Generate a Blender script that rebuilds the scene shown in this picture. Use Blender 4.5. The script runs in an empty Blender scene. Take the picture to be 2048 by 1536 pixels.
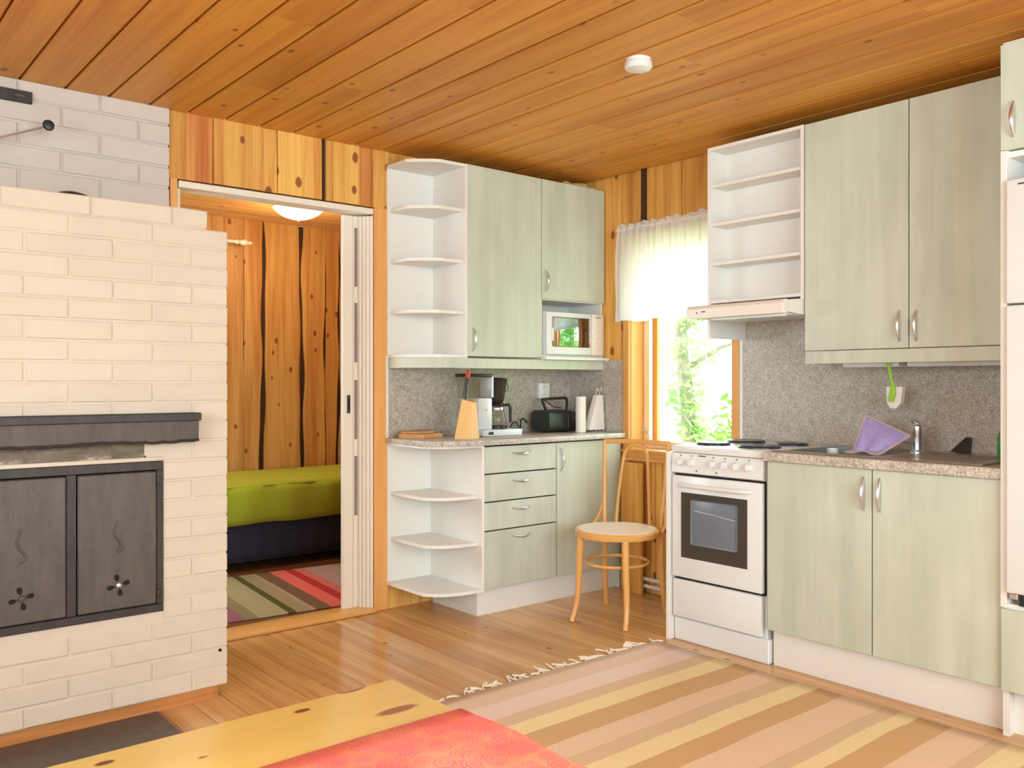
import bpy, bmesh, math, random
from mathutils import Vector, Matrix
PI = math.pi
random.seed(7)
scn = bpy.context.scene
COL = scn.collection

# ------------------------------------------------------------------ camera
CAM = (-3.77, -3.95, 1.19)
cd = bpy.data.cameras.new('camera')
cd.sensor_width = 36.0
cd.lens = 36.0 * 1752 / 2048
cd.shift_y = -3.0 / 2048
cd.clip_start = 0.05
cam = bpy.data.objects.new('camera', cd)
cam.location = CAM
cam.rotation_euler = (PI / 2, 0, math.radians(50.1 - 90))
COL.objects.link(cam)
scn.camera = cam

# ------------------------------------------------------------------ world and light
w = bpy.data.worlds.new('daylight'); scn.world = w; w.use_nodes = True
bg = w.node_tree.nodes['Background']
bg.inputs['Color'].default_value = (0.80, 0.95, 1.0, 1)
bg.inputs['Strength'].default_value = 7.5

def area(name, loc, target, sx, sy, power, color):
    l = bpy.data.lights.new(name, 'AREA'); l.shape = 'RECTANGLE'; l.size = sx; l.size_y = sy
    l.energy = power; l.color = color
    o = bpy.data.objects.new(name, l); o.location = loc
    o.rotation_euler = (Vector(target) - Vector(loc)).to_track_quat('-Z', 'Y').to_euler()
    COL.objects.link(o); return o
area('rear_window_daylight', (-2.9, -5.95, 1.5), (-2.9, 0, 1.35), 3.2, 1.5, 100, (.72, .93, 1))
area('side_window_daylight', (-5.95, -3.3, 1.5), (0, -2.6, 1.25), 2.4, 1.5, 50, (.72, .93, 1))
area('kitchen_window_daylight', (0.75, -0.35, 1.95), (-1.6, -1.5, 0.7), 1.0, 1.2, 30, (.76, 1, .90))
area('bedroom_window_daylight', (-3.05, 1.25, 1.5), (-1, 1.25, 0.9), 1.2, 1.0, 12, (.9, .97, 1))

vs = scn.view_settings
vs.view_transform = 'Standard'; vs.look = 'None'; vs.exposure = -0.22; vs.gamma = 1.0
vs.use_curve_mapping = False
scn.display_settings.display_device = 'sRGB'

# ------------------------------------------------------------------ materials
def srgb(r, g, b):
    f = lambda c: (c / 255 / 12.92) if c / 255 <= .04045 else ((c / 255 + .055) / 1.055) ** 2.4
    return (f(r), f(g), f(b), 1)

class NT:
    def __init__(s, name):
        s.m = bpy.data.materials.new(name); s.m.use_nodes = True
        s.t = s.m.node_tree; s.b = s.t.nodes['Principled BSDF']; s.out = s.t.nodes['Material Output']
    def n(s, typ, **kw):
        nd = s.t.nodes.new(typ)
        for k, v in kw.items():
            if k.startswith('i_'):
                key = k[2:]
                nd.inputs[int(key) if key.isdigit() else key.replace('_', ' ')].default_value = v
            else: setattr(nd, k, v)
        return nd
    def l(s, a, b): s.t.links.new(a, b)
    def math(s, op, a, b=None, c=None):
        nd = s.n('ShaderNodeMath', operation=op)
        for i, v in enumerate((a, b, c)):
            if v is None: continue
            if isinstance(v, (int, float)): nd.inputs[i].default_value = v
            else: s.l(v, nd.inputs[i])
        return nd.outputs[0]
    def mix(s, fac, a, b, mode='MIX'):
        nd = s.n('ShaderNodeMix', data_type='RGBA', blend_type=mode)
        for i, v in ((0, fac), (6, a), (7, b)):
            if isinstance(v, (int, float)): nd.inputs[i].default_value = v
            elif isinstance(v, tuple): nd.inputs[i].default_value = v
            else: s.l(v, nd.inputs[i])
        return nd.outputs[2]
    def ramp(s, fac, stops, interp='LINEAR'):
        nd = s.n('ShaderNodeValToRGB'); cr = nd.color_ramp; cr.interpolation = interp
        while len(cr.elements) > 1: cr.elements.remove(cr.elements[-1])
        cr.elements[0].position = stops[0][0]; cr.elements[0].color = stops[0][1]
        for p, c in stops[1:]:
            e = cr.elements.new(p); e.color = c
        s.l(fac, nd.inputs[0]); return nd.outputs[0]
    def coords(s, scale=(1, 1, 1), rand=0.0, kind='Object'):
        tc = s.n('ShaderNodeTexCoord').outputs[kind]
        if rand:
            oi = s.n('ShaderNodeObjectInfo').outputs['Random']
            v = s.n('ShaderNodeCombineXYZ')
            s.l(s.math('MULTIPLY', oi, rand), v.inputs[0]); s.l(s.math('MULTIPLY', oi, rand * 1.7), v.inputs[1]); s.l(s.math('MULTIPLY', oi, rand * 2.3), v.inputs[2])
            a = s.n('ShaderNodeVectorMath', operation='ADD'); s.l(tc, a.inputs[0]); s.l(v.outputs[0], a.inputs[1]); tc = a.outputs[0]
        mp = s.n('ShaderNodeMapping'); mp.inputs['Scale'].default_value = scale
        s.l(tc, mp.inputs[0]); return mp.outputs[0]
    def noise(s, vec, scale=1, detail=3, rough=.5, dist=0):
        nd = s.n('ShaderNodeTexNoise', i_Scale=scale, i_Detail=detail, i_Roughness=rough, i_Distortion=dist)
        s.l(vec, nd.inputs['Vector']); return nd.outputs['Fac']
    def bump(s, h, strength=.3, dist=.002):
        nd = s.n('ShaderNodeBump', i_Strength=strength, i_Distance=dist)
        s.l(h, nd.inputs['Height']); s.l(nd.outputs[0], s.b.inputs['Normal'])
    def fin(s, rough=.5, metal=0, spec=None):
        s.b.inputs['Roughness'].default_value = rough; s.b.inputs['Metallic'].default_value = metal
        if spec is not None: s.b.inputs['Specular IOR Level'].default_value = spec
        return s.m

def plain(name, col, rough=.5, metal=0, spec=None, noise=0.04, scale=8, bump=0, bscale=200):
    t = NT(name); c = t.coords()
    f = t.noise(c, scale, 3)
    a = tuple(max(0, x * (1 - noise)) for x in col[:3]) + (1,)
    b = tuple(min(1, x * (1 + noise)) for x in col[:3]) + (1,)
    t.l(t.ramp(f, [(.3, a), (.7, b)]), t.b.inputs['Base Color'])
    if bump: t.bump(t.noise(t.coords(), bscale, 2), bump, .001)
    return t.fin(rough, metal, spec)

def wood(name, light, dark, axis=2, rough=.45, knots=.10, var=.2, grain=1.0, knotcol=None, wscale=1.0, spec=.4, bump=.15, streak=.22, flat=2, kon=.72):
    """axis: direction of the grain (0,1,2)"""
    t = NT(name)
    def sc(across, along):
        v = [across] * 3; v[axis] = along; return tuple(v)
    c0 = t.coords(sc(1, 1), 13.7)
    # warp
    wv = t.noise(t.coords(sc(5, 1.2), 13.7), 1.0, 2)
    fine = t.noise(t.coords(sc(95 * wscale, 2.4), 13.7), 1.0, 4, .6)
    mid = t.noise(t.coords(sc(17 * wscale, .9), 13.7), 1.0, 3, .55, .6)
    broad = t.noise(t.coords(sc(5 * wscale, .5), 13.7), 1.0, 2, .5)
    f = t.math('ADD', t.math('MULTIPLY', fine, .3), t.math('ADD', t.math('MULTIPLY', mid, .42 ), t.math('MULTIPLY', broad, .28)))
    f = t.math('MULTIPLY_ADD', t.math('SUBTRACT', f, .5), 1.7 * grain, .5)
    col = t.ramp(f, [(.22, dark), (.62, light), (.9, tuple(min(1, x * 1.12) for x in light[:3]) + (1,))])
    if streak:
        sk_ = t.noise(t.coords(sc(11, .45), 29.3), 1.0, 2, .5, .4)
        col = t.mix(1.0, col, t.ramp(sk_, [(.52, (1, 1, 1, 1)), (.66, (1 - streak * .5, 1 - streak, 1 - streak * 1.35, 1))]), 'MULTIPLY')
    # knots
    if knots:
        vo = t.n('ShaderNodeTexVoronoi', i_Scale=1.0, i_Randomness=1.0)
        vo.voronoi_dimensions = '2D'
        sp_ = t.n('ShaderNodeSeparateXYZ'); cb_ = t.n('ShaderNodeCombineXYZ'); t.l(t.coords(sc(7.0, 4.4), 13.7), sp_.inputs[0])
        pa, pb = [q for q in (0, 1, 2) if q != flat]
        t.l(sp_.outputs[pa], cb_.inputs[0]); t.l(sp_.outputs[pb], cb_.inputs[1]); t.l(cb_.outputs[0], vo.inputs['Vector'])
        d = t.math('MULTIPLY_ADD', t.noise(t.coords((30, 30, 30), 13.7), 1.0, 2), .05, vo.outputs['Distance'])
        sep = t.n('ShaderNodeSeparateColor'); t.l(vo.outputs['Color'], sep.inputs[0])
        on = t.math('GREATER_THAN', sep.outputs[0], kon)
        d = t.math('ADD', d, t.math('MULTIPLY', sep.outputs[1], .05))
        k = t.n('ShaderNodeMapRange', interpolation_type='SMOOTHSTEP'); k.inputs[1].default_value = knots + .035; k.inputs[2].default_value = knots - .005
        t.l(d, k.inputs[0])
        kk = t.math('MULTIPLY', t.math('MULTIPLY', k.outputs[0], on), .85)
        col = t.mix(kk, col, knotcol or srgb(128, 66, 28))
    oi = t.n('ShaderNodeObjectInfo').outputs['Random']
    tint = t.ramp(oi, [(0, (1 - var, 1 - var * 1.35, 1 - var * 1.7, 1)), (.35, (1, 1, 1, 1)), (.7, (1 - var * .4, 1 - var * .5, 1 - var * .5, 1)), (1, (1 + var * .3, 1 + var * .3, 1 + var * .3, 1))])
    col = t.mix(1.0, col, tint, 'MULTIPLY')
    t.l(col, t.b.inputs['Base Color'])
    t.bump(fine, bump, .0015)
    return t.fin(rough, 0, spec)

M = {}
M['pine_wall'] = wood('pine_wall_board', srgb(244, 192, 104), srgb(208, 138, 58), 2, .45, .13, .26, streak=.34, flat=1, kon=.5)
M['pine_wall_e'] = wood('pine_wall_board_east', srgb(244, 192, 104), srgb(208, 138, 58), 2, .45, .14, .26, streak=.34, flat=0, kon=.5)
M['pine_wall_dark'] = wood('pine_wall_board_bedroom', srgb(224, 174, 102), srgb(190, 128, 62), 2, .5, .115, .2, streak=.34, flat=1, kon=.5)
M['bark_gap'] = plain('dark_board_gap', srgb(70, 48, 30), .9, noise=.3, scale=30)
M['backing'] = plain('dark_wall_backing', srgb(96, 62, 34), .9, noise=.2)
M['ceiling'] = wood('ceiling_board', srgb(228, 164, 72), srgb(200, 130, 48), 1, .5, .10, .16, grain=.8, knotcol=srgb(150, 88, 36), kon=.8)
M['floor'] = wood('varnished_floor_board', srgb(226, 180, 122), srgb(184, 130, 76), 1, .2, .085, .2, kon=.8, grain=1.0, spec=.5, bump=.05)
M['floor_bed'] = wood('bedroom_floor_board', srgb(150, 100, 62), srgb(112, 68, 38), 0, .3, .1, .2)
M['casing'] = wood('pine_casing', srgb(236, 178, 104), srgb(214, 142, 70), 2, .4, 0, .08, grain=.7, streak=.06)
M['table_pine'] = wood('table_pine', srgb(255, 240, 150), srgb(254, 224, 122), 0, .22, 0, .02, grain=.8, wscale=.6, spec=.6, bump=.03, streak=.07)
def add_table_knots(m):
    nt = m.node_tree; b = nt.nodes['Principled BSDF']; src = b.inputs['Base Color'].links[0].from_socket
    g = nt.nodes.new('ShaderNodeNewGeometry')
    for (kx, ky, rx, ry, c) in ((-3.22, -2.844, .012, .006, (.30, .10, .03, 1)), (-3.119, -2.925, .032, .010, (.42, .16, .05, 1)), (-3.128, -2.815, .022, .009, (.36, .12, .04, 1)), (-3.475, -2.846, .011, .006, (.30, .10, .03, 1)), (-3.38, -2.905, .006, .003, (.45, .2, .06, 1))):
        v = nt.nodes.new('ShaderNodeVectorMath'); v.operation = 'SUBTRACT'; v.inputs[1].default_value = (kx, ky, 0); nt.links.new(g.outputs['Position'], v.inputs[0])
        q = nt.nodes.new('ShaderNodeVectorMath'); q.operation = 'MULTIPLY'; q.inputs[1].default_value = (1 / rx, 1 / ry, 0); nt.links.new(v.outputs[0], q.inputs[0])
        l = nt.nodes.new('ShaderNodeVectorMath'); l.operation = 'LENGTH'; nt.links.new(q.outputs[0], l.inputs[0])
        mr = nt.nodes.new('ShaderNodeMapRange'); mr.interpolation_type = 'SMOOTHSTEP'; mr.inputs[1].default_value = 1.25; mr.inputs[2].default_value = .75; nt.links.new(l.outputs['Value'], mr.inputs[0])
        mx = nt.nodes.new('ShaderNodeMix'); mx.data_type = 'RGBA'; nt.links.new(mr.outputs[0], mx.inputs[0]); nt.links.new(src, mx.inputs[6]); mx.inputs[7].default_value = c; src = mx.outputs[2]
    nt.links.new(src, b.inputs['Base Color'])
add_table_knots(M['table_pine'])
M['pine_red'] = wood('reddish_pine_board', srgb(226, 158, 88), srgb(184, 104, 48), 2, .45, .09, .1, streak=.4, flat=1)
M['beech'] = wood('beech_wood', srgb(238, 192, 118), srgb(222, 164, 86), 2, .38, 0, .04, grain=.6, streak=.06)
M['chair_wood'] = wood('bent_beech', srgb(232, 176, 104), srgb(212, 148, 76), 2, .28, 0, .04, grain=.4, spec=.6, streak=.06)
M['dark_box'] = wood('small_board_wood', srgb(206, 152, 98), srgb(176, 118, 68), 0, .45, 0, .12, grain=.8, streak=.06)
M['window_wood'] = wood('window_wood', srgb(232, 172, 98), srgb(206, 134, 64), 2, .35, 0, .06, grain=.6, streak=.06)

def brick_mat(name, base, soot=None):
    t = NT(name)
    c = t.coords((1, 1, 1), 9.0)
    f = t.noise(c, 9, 4)
    col = t.ramp(f, [(.3, tuple(x * .94 for x in base[:3]) + (1,)), (.7, base)])
    oi = t.n('ShaderNodeObjectInfo').outputs['Random']
    col = t.mix(1.0, col, t.ramp(oi, [(0, (.95, .94, .93, 1)), (1, (1, 1, 1, 1))]), 'MULTIPLY')
    if soot:
        g = t.n('ShaderNodeTexCoord').outputs['Object']
        n = t.noise(t.coords((3, 3, 9)), 3, 4, .6)
        col = t.mix(t.ramp(n, [(.3, (1, 1, 1, 1)), (.58, (.85, .85, .85, 1)), (.72, (.2, .2, .2, 1))]), col, soot)
    t.l(col, t.b.inputs['Base Color'])
    h = t.math('ADD', t.noise(c, 45, 3), t.math('MULTIPLY', t.noise(c, 14, 2), 1.2))
    t.bump(h, .45, .003)
    return t.fin(.6, 0, .3)
M['brick'] = brick_mat('painted_brick', srgb(216, 202, 184))
M['chimney'] = brick_mat('painted_chimney_brick', srgb(216, 205, 196))
M['soot_brick'] = brick_mat('sooted_brick', srgb(232, 214, 192), srgb(92, 78, 66))

def iron(name, base, rough=.5, streak=True):
    t = NT(name)
    f = t.noise(t.coords((18, 18, 3)), 1.5, 4, .6)
    g = t.noise(t.coords(), 55, 3, .7)
    f = t.math('ADD', t.math('MULTIPLY', f, .7), t.math('MULTIPLY', g, .3))
    t.l(t.ramp(f, [(.3, tuple(x * .6 for x in base[:3]) + (1,)), (.7, base)]), t.b.inputs['Base Color'])
    t.bump(g, .4, .002)
    return t.fin(rough, .25, .4)
M['iron'] = iron('blackened_iron', srgb(100, 92, 86))
M['iron_dark'] = iron('dark_iron', srgb(70, 64, 60), .5)
M['hearth'] = iron('hearth_steel', srgb(112, 102, 96), .38)
M['hole'] = plain('soot_and_hole_shade', srgb(26, 22, 20), .9)  # firebox soot; elsewhere near-black painted as the shade inside holes and gaps

def laminate(name, a, b):
    t = NT(name)
    f = t.noise(t.coords((14, 14, 1.0), 5.0), 1, 4, .6, .3)
    g = t.noise(t.coords((3, 3, 1.6), 5.0), 1.5, 3, .5)
    f = t.math('ADD', t.math('MULTIPLY', f, .5), t.math('MULTIPLY', g, .5))
    t.l(t.ramp(f, [(.36, b), (.60, a)]), t.b.inputs['Base Color'])
    return t.fin(.42, 0, .45)
M['green'] = laminate('pale_green_laminate', srgb(207, 212, 195), srgb(188, 194, 176))
M['white'] = plain('white_laminate', srgb(234, 230, 223), .42, noise=.012)
M['white_gloss'] = plain('white_enamel', srgb(230, 231, 230), .22, noise=.01)
M['white_warm'] = plain('white_painted_wood', srgb(240, 230, 215), .4, noise=.015)
M['cream_plastic'] = plain('cream_plastic', srgb(236, 228, 216), .35, noise=.01)
M['edge'] = plain('cabinet_edge', srgb(214, 206, 180), .5)

def granite(name, pal, scale):
    t = NT(name)
    c = t.coords()
    a = t.noise(c, scale, 4, .7)
    b = t.noise(c, scale * .28, 3, .6)
    f = t.math('ADD', t.math('MULTIPLY', a, .75), t.math('MULTIPLY', b, .25))
    t.l(t.ramp(f, [(.36, pal[0]), (.47, pal[1]), (.56, pal[2]), (.66, pal[3])]), t.b.inputs['Base Color'])
    return t.fin(.32, 0, .45)
M['granite'] = granite('granite_laminate', (srgb(140, 130, 118), srgb(172, 163, 150), srgb(196, 188, 176), srgb(220, 213, 202)), 150)
M['granite_top'] = granite('granite_worktop', (srgb(136, 124, 112), srgb(182, 172, 158), srgb(208, 200, 188), srgb(228, 222, 212)), 130)

M['chrome'] = plain('brushed_chrome', (.74, .78, .84, 1), .3, 1.0, noise=.05)
M['steel'] = plain('stainless_steel', (.50, .49, .48, 1), .3, 1.0, noise=.08, scale=30)
M['black_plastic'] = plain('black_plastic', srgb(34, 30, 28), .35)
M['black_green'] = plain('toaster_black', srgb(46, 48, 44), .28)
M['dark_grey'] = plain('dark_grey_plastic', srgb(72, 68, 66), .4)
M['slot_grey'] = plain('grey_slot_glazing', srgb(140, 128, 122), .4)
M['silver'] = plain('silver_plastic', srgb(214, 218, 222), .3, .1)
M['plate_iron'] = plain('hot_plate_iron', srgb(58, 60, 72), .3, .3, noise=.1)
M['white_paper'] = plain('paper_towel', srgb(240, 234, 228), .85, bump=.3, bscale=260)
M['lime'] = plain('lime_plastic', srgb(150, 205, 30), .4)
M['green_bottle'] = plain('green_bottle_plastic', srgb(40, 140, 60), .25)
M['red_orange'] = plain('orange_plastic', srgb(186, 66, 34), .35)
M['purple'] = plain('purple_microfibre', srgb(166, 152, 206), .95, noise=.08, scale=60, bump=.6, bscale=400)
M['purple_edge'] = plain('mauve_cloth_hem', srgb(196, 172, 176), .95)
M['bed_green'] = plain('green_bedspread', srgb(172, 180, 44), .95, noise=.06, bump=.4)
M['navy'] = plain('navy_valance', srgb(46, 46, 62), .95, noise=.25, scale=60)
M['pipe_white'] = plain('white_pipe_paint', srgb(232, 228, 222), .4)
M['seat_top'] = plain('chair_seat_top', srgb(240, 222, 206), .25, noise=.03, spec=.7)
M['soil'] = plain('grass_ground', srgb(150, 180, 90), .95, noise=.3, scale=3)
M['bark'] = plain('tree_bark', srgb(150, 140, 125), .9, noise=.3, scale=12)
M['foam'] = plain('mounting_foam', srgb(216, 186, 118), .9, noise=.15, scale=40, bump=.8, bscale=60)

def glass_mat(name, tint=(1, 1, 1, 1), refl=.09):
    t = NT(name); t.t.nodes.remove(t.b)
    tr = t.n('ShaderNodeBsdfTransparent'); tr.inputs[0].default_value = tint
    gl = t.n('ShaderNodeBsdfGlossy'); gl.inputs['Roughness'].default_value = .03
    fr = t.n('ShaderNodeFresnel', i_IOR=1.45)
    mx = t.n('ShaderNodeMixShader'); bf_ = t.n('ShaderNodeNewGeometry').outputs['Backfacing']
    t.l(t.math('MULTIPLY', t.math('MULTIPLY', fr.outputs[0], .9), t.math('SUBTRACT', 1.0, bf_)), mx.inputs[0])
    t.l(tr.outputs[0], mx.inputs[1]); t.l(gl.outputs[0], mx.inputs[2]); t.l(mx.outputs[0], t.out.inputs[0])
    return t.m
M['glass'] = glass_mat('window_glass')
M['tank_glass'] = glass_mat('smoky_tank_plastic', (.84, .82, .78, 1))

def cloth_sheer():
    t = NT('sheer_curtain_fabric'); t.t.nodes.remove(t.b)
    tr = t.n('ShaderNodeBsdfTransparent')
    df = t.n('ShaderNodeBsdfDiffuse'); df.inputs[0].default_value = srgb(246, 246, 250)
    tl = t.n('ShaderNodeBsdfTranslucent'); tl.inputs[0].default_value = srgb(242, 244, 250)
    a = t.n('ShaderNodeMixShader', i_0=.45); t.l(df.outputs[0], a.inputs[1]); t.l(tl.outputs[0], a.inputs[2])
    f = t.noise(t.coords((40, 40, 300)), 1, 2)
    b = t.n('ShaderNodeMixShader'); t.l(t.math('MULTIPLY_ADD', f, .15, .76), b.inputs[0])
    t.l(tr.outputs[0], b.inputs[1]); t.l(a.outputs[0], b.inputs[2]); t.l(b.outputs[0], t.out.inputs[0])
    return t.m
M['sheer'] = cloth_sheer()
M['hem'] = plain('curtain_hem', srgb(240, 238, 240), .9)

def leaf_mat(name, a, b):
    t = NT(name); t.t.nodes.remove(t.b)
    f = t.noise(t.coords(), 1.7, 3)
    c = t.ramp(f, [(.3, a), (.7, b)])
    df = t.n('ShaderNodeBsdfDiffuse'); tl = t.n('ShaderNodeBsdfTranslucent')
    t.l(c, df.inputs[0]); t.l(c, tl.inputs[0])
    m = t.n('ShaderNodeMixShader', i_0=.5); t.l(df.outputs[0], m.inputs[1]); t.l(tl.outputs[0], m.inputs[2]); t.l(m.outputs[0], t.out.inputs[0])
    return t.m
M['leaf'] = leaf_mat('leaf_green', srgb(150, 200, 110), srgb(215, 235, 175))
M['leaf2'] = leaf_mat('leaf_bright', srgb(96, 190, 50), srgb(160, 225, 90))

def emit(name, col, st):
    t = NT(name); t.b.inputs['Base Color'].default_value = col
    t.b.inputs['Emission Color'].default_value = col; t.b.inputs['Emission Strength'].default_value = st
    return t.m
M['lamp_glass'] = emit('lit_lamp_glass', (1, .80, .46, 1), 3.6)

def stripes(name, axis, stops, lo, hi, rough=.95, shear=0.0, wob=.006):
    """woven stripes: flat pattern along one object axis"""
    t = NT(name)
    sp = t.n('ShaderNodeSeparateXYZ'); t.l(t.n('ShaderNodeTexCoord').outputs['Object'], sp.inputs[0])
    v = sp.outputs[axis]
    nz = t.noise(t.coords((3, 3, 3)), 2, 2)
    v = t.math('MULTIPLY_ADD', nz, wob * 2, v)
    v = t.math('DIVIDE', t.math('SUBTRACT', v, lo), hi - lo)
    out = None; items = []
    for i, (p, c) in enumerate(stops):
        items.append(((p - lo) / (hi - lo), c))
    # two chained ramps when there are more than 30 stops
    chunks = [items[i:i + 28] for i in range(0, len(items), 28)]
    for ch in chunks:
        st = [(max(0, min(1, p)), c) for p, c in ch]
        r = t.ramp(v, st, 'CONSTANT')
        if out is None: out = r
        else: out = t.mix(t.math('GREATER_THAN', v, ch[0][0]), out, r)
    weave = t.noise(t.coords((220, 220, 220)), 1, 2)
    out = t.mix(1.0, out, t.ramp(weave, [(.2, (.86, .86, .86, 1)), (.8, (1, 1, 1, 1))]), 'MULTIPLY')
    t.l(out, t.b.inputs['Base Color'])
    t.bump(weave, .5, .002)
    return t.fin(rough, 0, .1)

def swirl_cloth():
    t = NT('pink_swirl_cloth')
    base_n = t.noise(t.coords(), 6, 3)
    col = t.ramp(base_n, [(.35, srgb(244, 120, 106)), (.5, srgb(246, 142, 120)), (.68, srgb(250, 172, 142))])
    tc = t.n('ShaderNodeTexCoord').outputs['Object']
    for (sc, off, c, w_) in ((36, 0.0, srgb(222, 66, 132), .17), (25, 3.3, srgb(226, 84, 150), .14)):
        mp = t.n('ShaderNodeMapping'); mp.inputs['Scale'].default_value = (sc, sc, 0); mp.inputs['Location'].default_value = (off, off, 0)
        t.l(tc, mp.inputs[0])
        vo = t.n('ShaderNodeTexVoronoi', i_Scale=1.0, i_Randomness=.75, voronoi_dimensions='2D'); t.l(mp.outputs[0], vo.inputs['Vector'])
        d = t.n('ShaderNodeVectorMath', operation='SUBTRACT'); t.l(mp.outputs[0], d.inputs[0]); t.l(vo.outputs['Position'], d.inputs[1])
        sp = t.n('ShaderNodeSeparateXYZ'); t.l(d.outputs[0], sp.inputs[0])
        th = t.math('DIVIDE', t.math('ARCTAN2', sp.outputs[1], sp.outputs[0]), 2 * PI)
        r = vo.outputs['Distance']
        ph = t.math('FRACT', t.math('ADD', t.math('MULTIPLY', r, 6.0), th))
        line = t.math('LESS_THAN', t.math('ABSOLUTE', t.math('SUBTRACT', ph, .5)), w_)
        inside = t.math('LESS_THAN', r, .42)
        f = t.math('MULTIPLY', t.math('MULTIPLY', line, inside), .55)
        col = t.mix(f, col, c)
    t.l(col, t.b.inputs['Base Color'])
    t.bump(t.noise(t.coords(), 300, 2), .2, .001)
    return t.fin(.5, 0, .35)
M['swirl'] = swirl_cloth()

def mw_window():
    t = NT('microwave_window'); t.b.inputs['Base Color'].default_value = srgb(24, 28, 24)
    t.b.inputs['IOR'].default_value = 3.2
    return t.fin(.02, 0, .6)
M['mw_glass'] = mw_window()
t_ = NT('oven_glass'); t_.b.inputs['Base Color'].default_value = srgb(70, 66, 62); M['oven_glass'] = t_.fin(.12, 0, .8)
t_ = NT('oven_inner_glass'); t_.b.inputs['Base Color'].default_value = srgb(112, 120, 132); M['oven_inner'] = t_.fin(.3, 0, .8)

# ------------------------------------------------------------------ geometry helpers
class B:
    def __init__(s): s.bm = bmesh.new()
    def _fin(s, vs, mat=None):
        return vs
    def box(s, x0, x1, y0, y1, z0, z1, bev=0, seg=1, rot=None, piv=None):
        t = bmesh.new()
        bmesh.ops.create_cube(t, size=1)
        for v in t.verts:
            v.co = Vector(((x0 + x1) / 2 + v.co.x * (x1 - x0), (y0 + y1) / 2 + v.co.y * (y1 - y0), (z0 + z1) / 2 + v.co.z * (z1 - z0)))
        if bev:
            bmesh.ops.bevel(t, geom=t.edges[:], offset=bev, segments=seg, affect='EDGES', profile=.5)
        if rot is not None:
            p = Vector(piv) if piv else Vector(((x0 + x1) / 2, (y0 + y1) / 2, (z0 + z1) / 2))
            for v in t.verts: v.co = p + rot @ (v.co - p)
        s.merge(t); return s
    def merge(s, t):
        me = bpy.data.meshes.new('tmp'); t.to_mesh(me); t.free(); s.bm.from_mesh(me); bpy.data.meshes.remove(me)
    def tube(s, pts, r, n=8, cap=True, flat=None):
        """r number or list; flat=(vector, factor) squash"""
        pts = [Vector(p) for p in pts]; m = len(pts)
        rs = r if isinstance(r, (list, tuple)) else [r] * m
        prev = None; rings = []
        for i, p in enumerate(pts):
            d = (pts[min(i + 1, m - 1)] - pts[max(i - 1, 0)]).normalized()
            if prev is None:
                up = Vector((0, 0, 1)) if abs(d.z) < .9 else Vector((1, 0, 0))
                a = d.cross(up).normalized()
            else:
                a = (prev - d * prev.dot(d)).normalized()
            prev = a; b = d.cross(a)
            ring = []
            for k in range(n):
                th = 2 * PI * k / n
                o = (a * math.cos(th) + b * math.sin(th)) * rs[i]
                if flat: 
                    fv = Vector(flat[0]).normalized(); o = o - fv * o.dot(fv) * (1 - flat[1])
                ring.append(s.bm.verts.new(p + o))
            rings.append(ring)
        for i in range(m - 1):
            for k in range(n):
                s.bm.faces.new((rings[i][k], rings[i][(k + 1) % n], rings[i + 1][(k + 1) % n], rings[i + 1][k]))
        if cap:
            s.bm.faces.new(rings[0][::-1]); s.bm.faces.new(rings[-1])
        return s
    def lathe(s, prof, c=(0, 0, 0), n=32, axis='z', capb=True, capt=True):
        rings = []
        for (r, h) in prof:
            ring = []
            for k in range(n):
                th = 2 * PI * k / n; a, b = r * math.cos(th), r * math.sin(th)
                if axis == 'z': p = (c[0] + a, c[1] + b, c[2] + h)
                elif axis == 'x': p = (c[0] + h, c[1] + a, c[2] + b)
                else: p = (c[0] + a, c[1] + h, c[2] + b)
                ring.append(s.bm.verts.new(p))
            rings.append(ring)
        for i in range(len(rings) - 1):
            for k in range(n):
                s.bm.faces.new((rings[i][k], rings[i][(k + 1) % n], rings[i + 1][(k + 1) % n], rings[i + 1][k]))
        if capb: s.bm.faces.new(rings[0][::-1])
        if capt: s.bm.faces.new(rings[-1])
        return s
    def prism(s, poly, h0, h1, axis='z', bev=0):
        t = bmesh.new()
        def P(a, b, h):
            return {'z': (a, b, h), 'x': (h, a, b), 'y': (a, h, b)}[axis]
        lo = [t.verts.new(P(a, b, h0)) for a, b in poly]; hi = [t.verts.new(P(a, b, h1)) for a, b in poly]
        t.faces.new(lo[::-1]); t.faces.new(hi); n = len(poly)
        for i in range(n): t.faces.new((lo[i], lo[(i + 1) % n], hi[(i + 1) % n], hi[i]))
        bmesh.ops.recalc_face_normals(t, faces=t.faces[:])
        if bev: bmesh.ops.bevel(t, geom=t.edges[:], offset=bev, segments=2, affect='EDGES', profile=.5)
        s.merge(t); return s
    def loft(s, a, b, cap=True):
        """two rings of equal length"""
        ra = [s.bm.verts.new(p) for p in a]; rb = [s.bm.verts.new(p) for p in b]; n = len(ra)
        for i in range(n): s.bm.faces.new((ra[i], ra[(i + 1) % n], rb[(i + 1) % n], rb[i]))
        if cap: s.bm.faces.new(ra[::-1]); s.bm.faces.new(rb)
        return s
    def grid(s, nu, nv, fn, thick=0):
        vs = [[s.bm.verts.new(fn(i / nu, j / nv)) for j in range(nv + 1)] for i in range(nu + 1)]
        for i in range(nu):
            for j in range(nv):
                s.bm.faces.new((vs[i][j], vs[i + 1][j], vs[i + 1][j + 1], vs[i][j + 1]))
        return s

def wloc(o):
    v = Vector((0, 0, 0))
    while o is not None: v = v + o.location; o = o.parent
    return v

def link(name, me, parent=None):
    o = bpy.data.objects.new(name, me); COL.objects.link(o)
    if parent is not None: o.parent = parent
    return o

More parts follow.
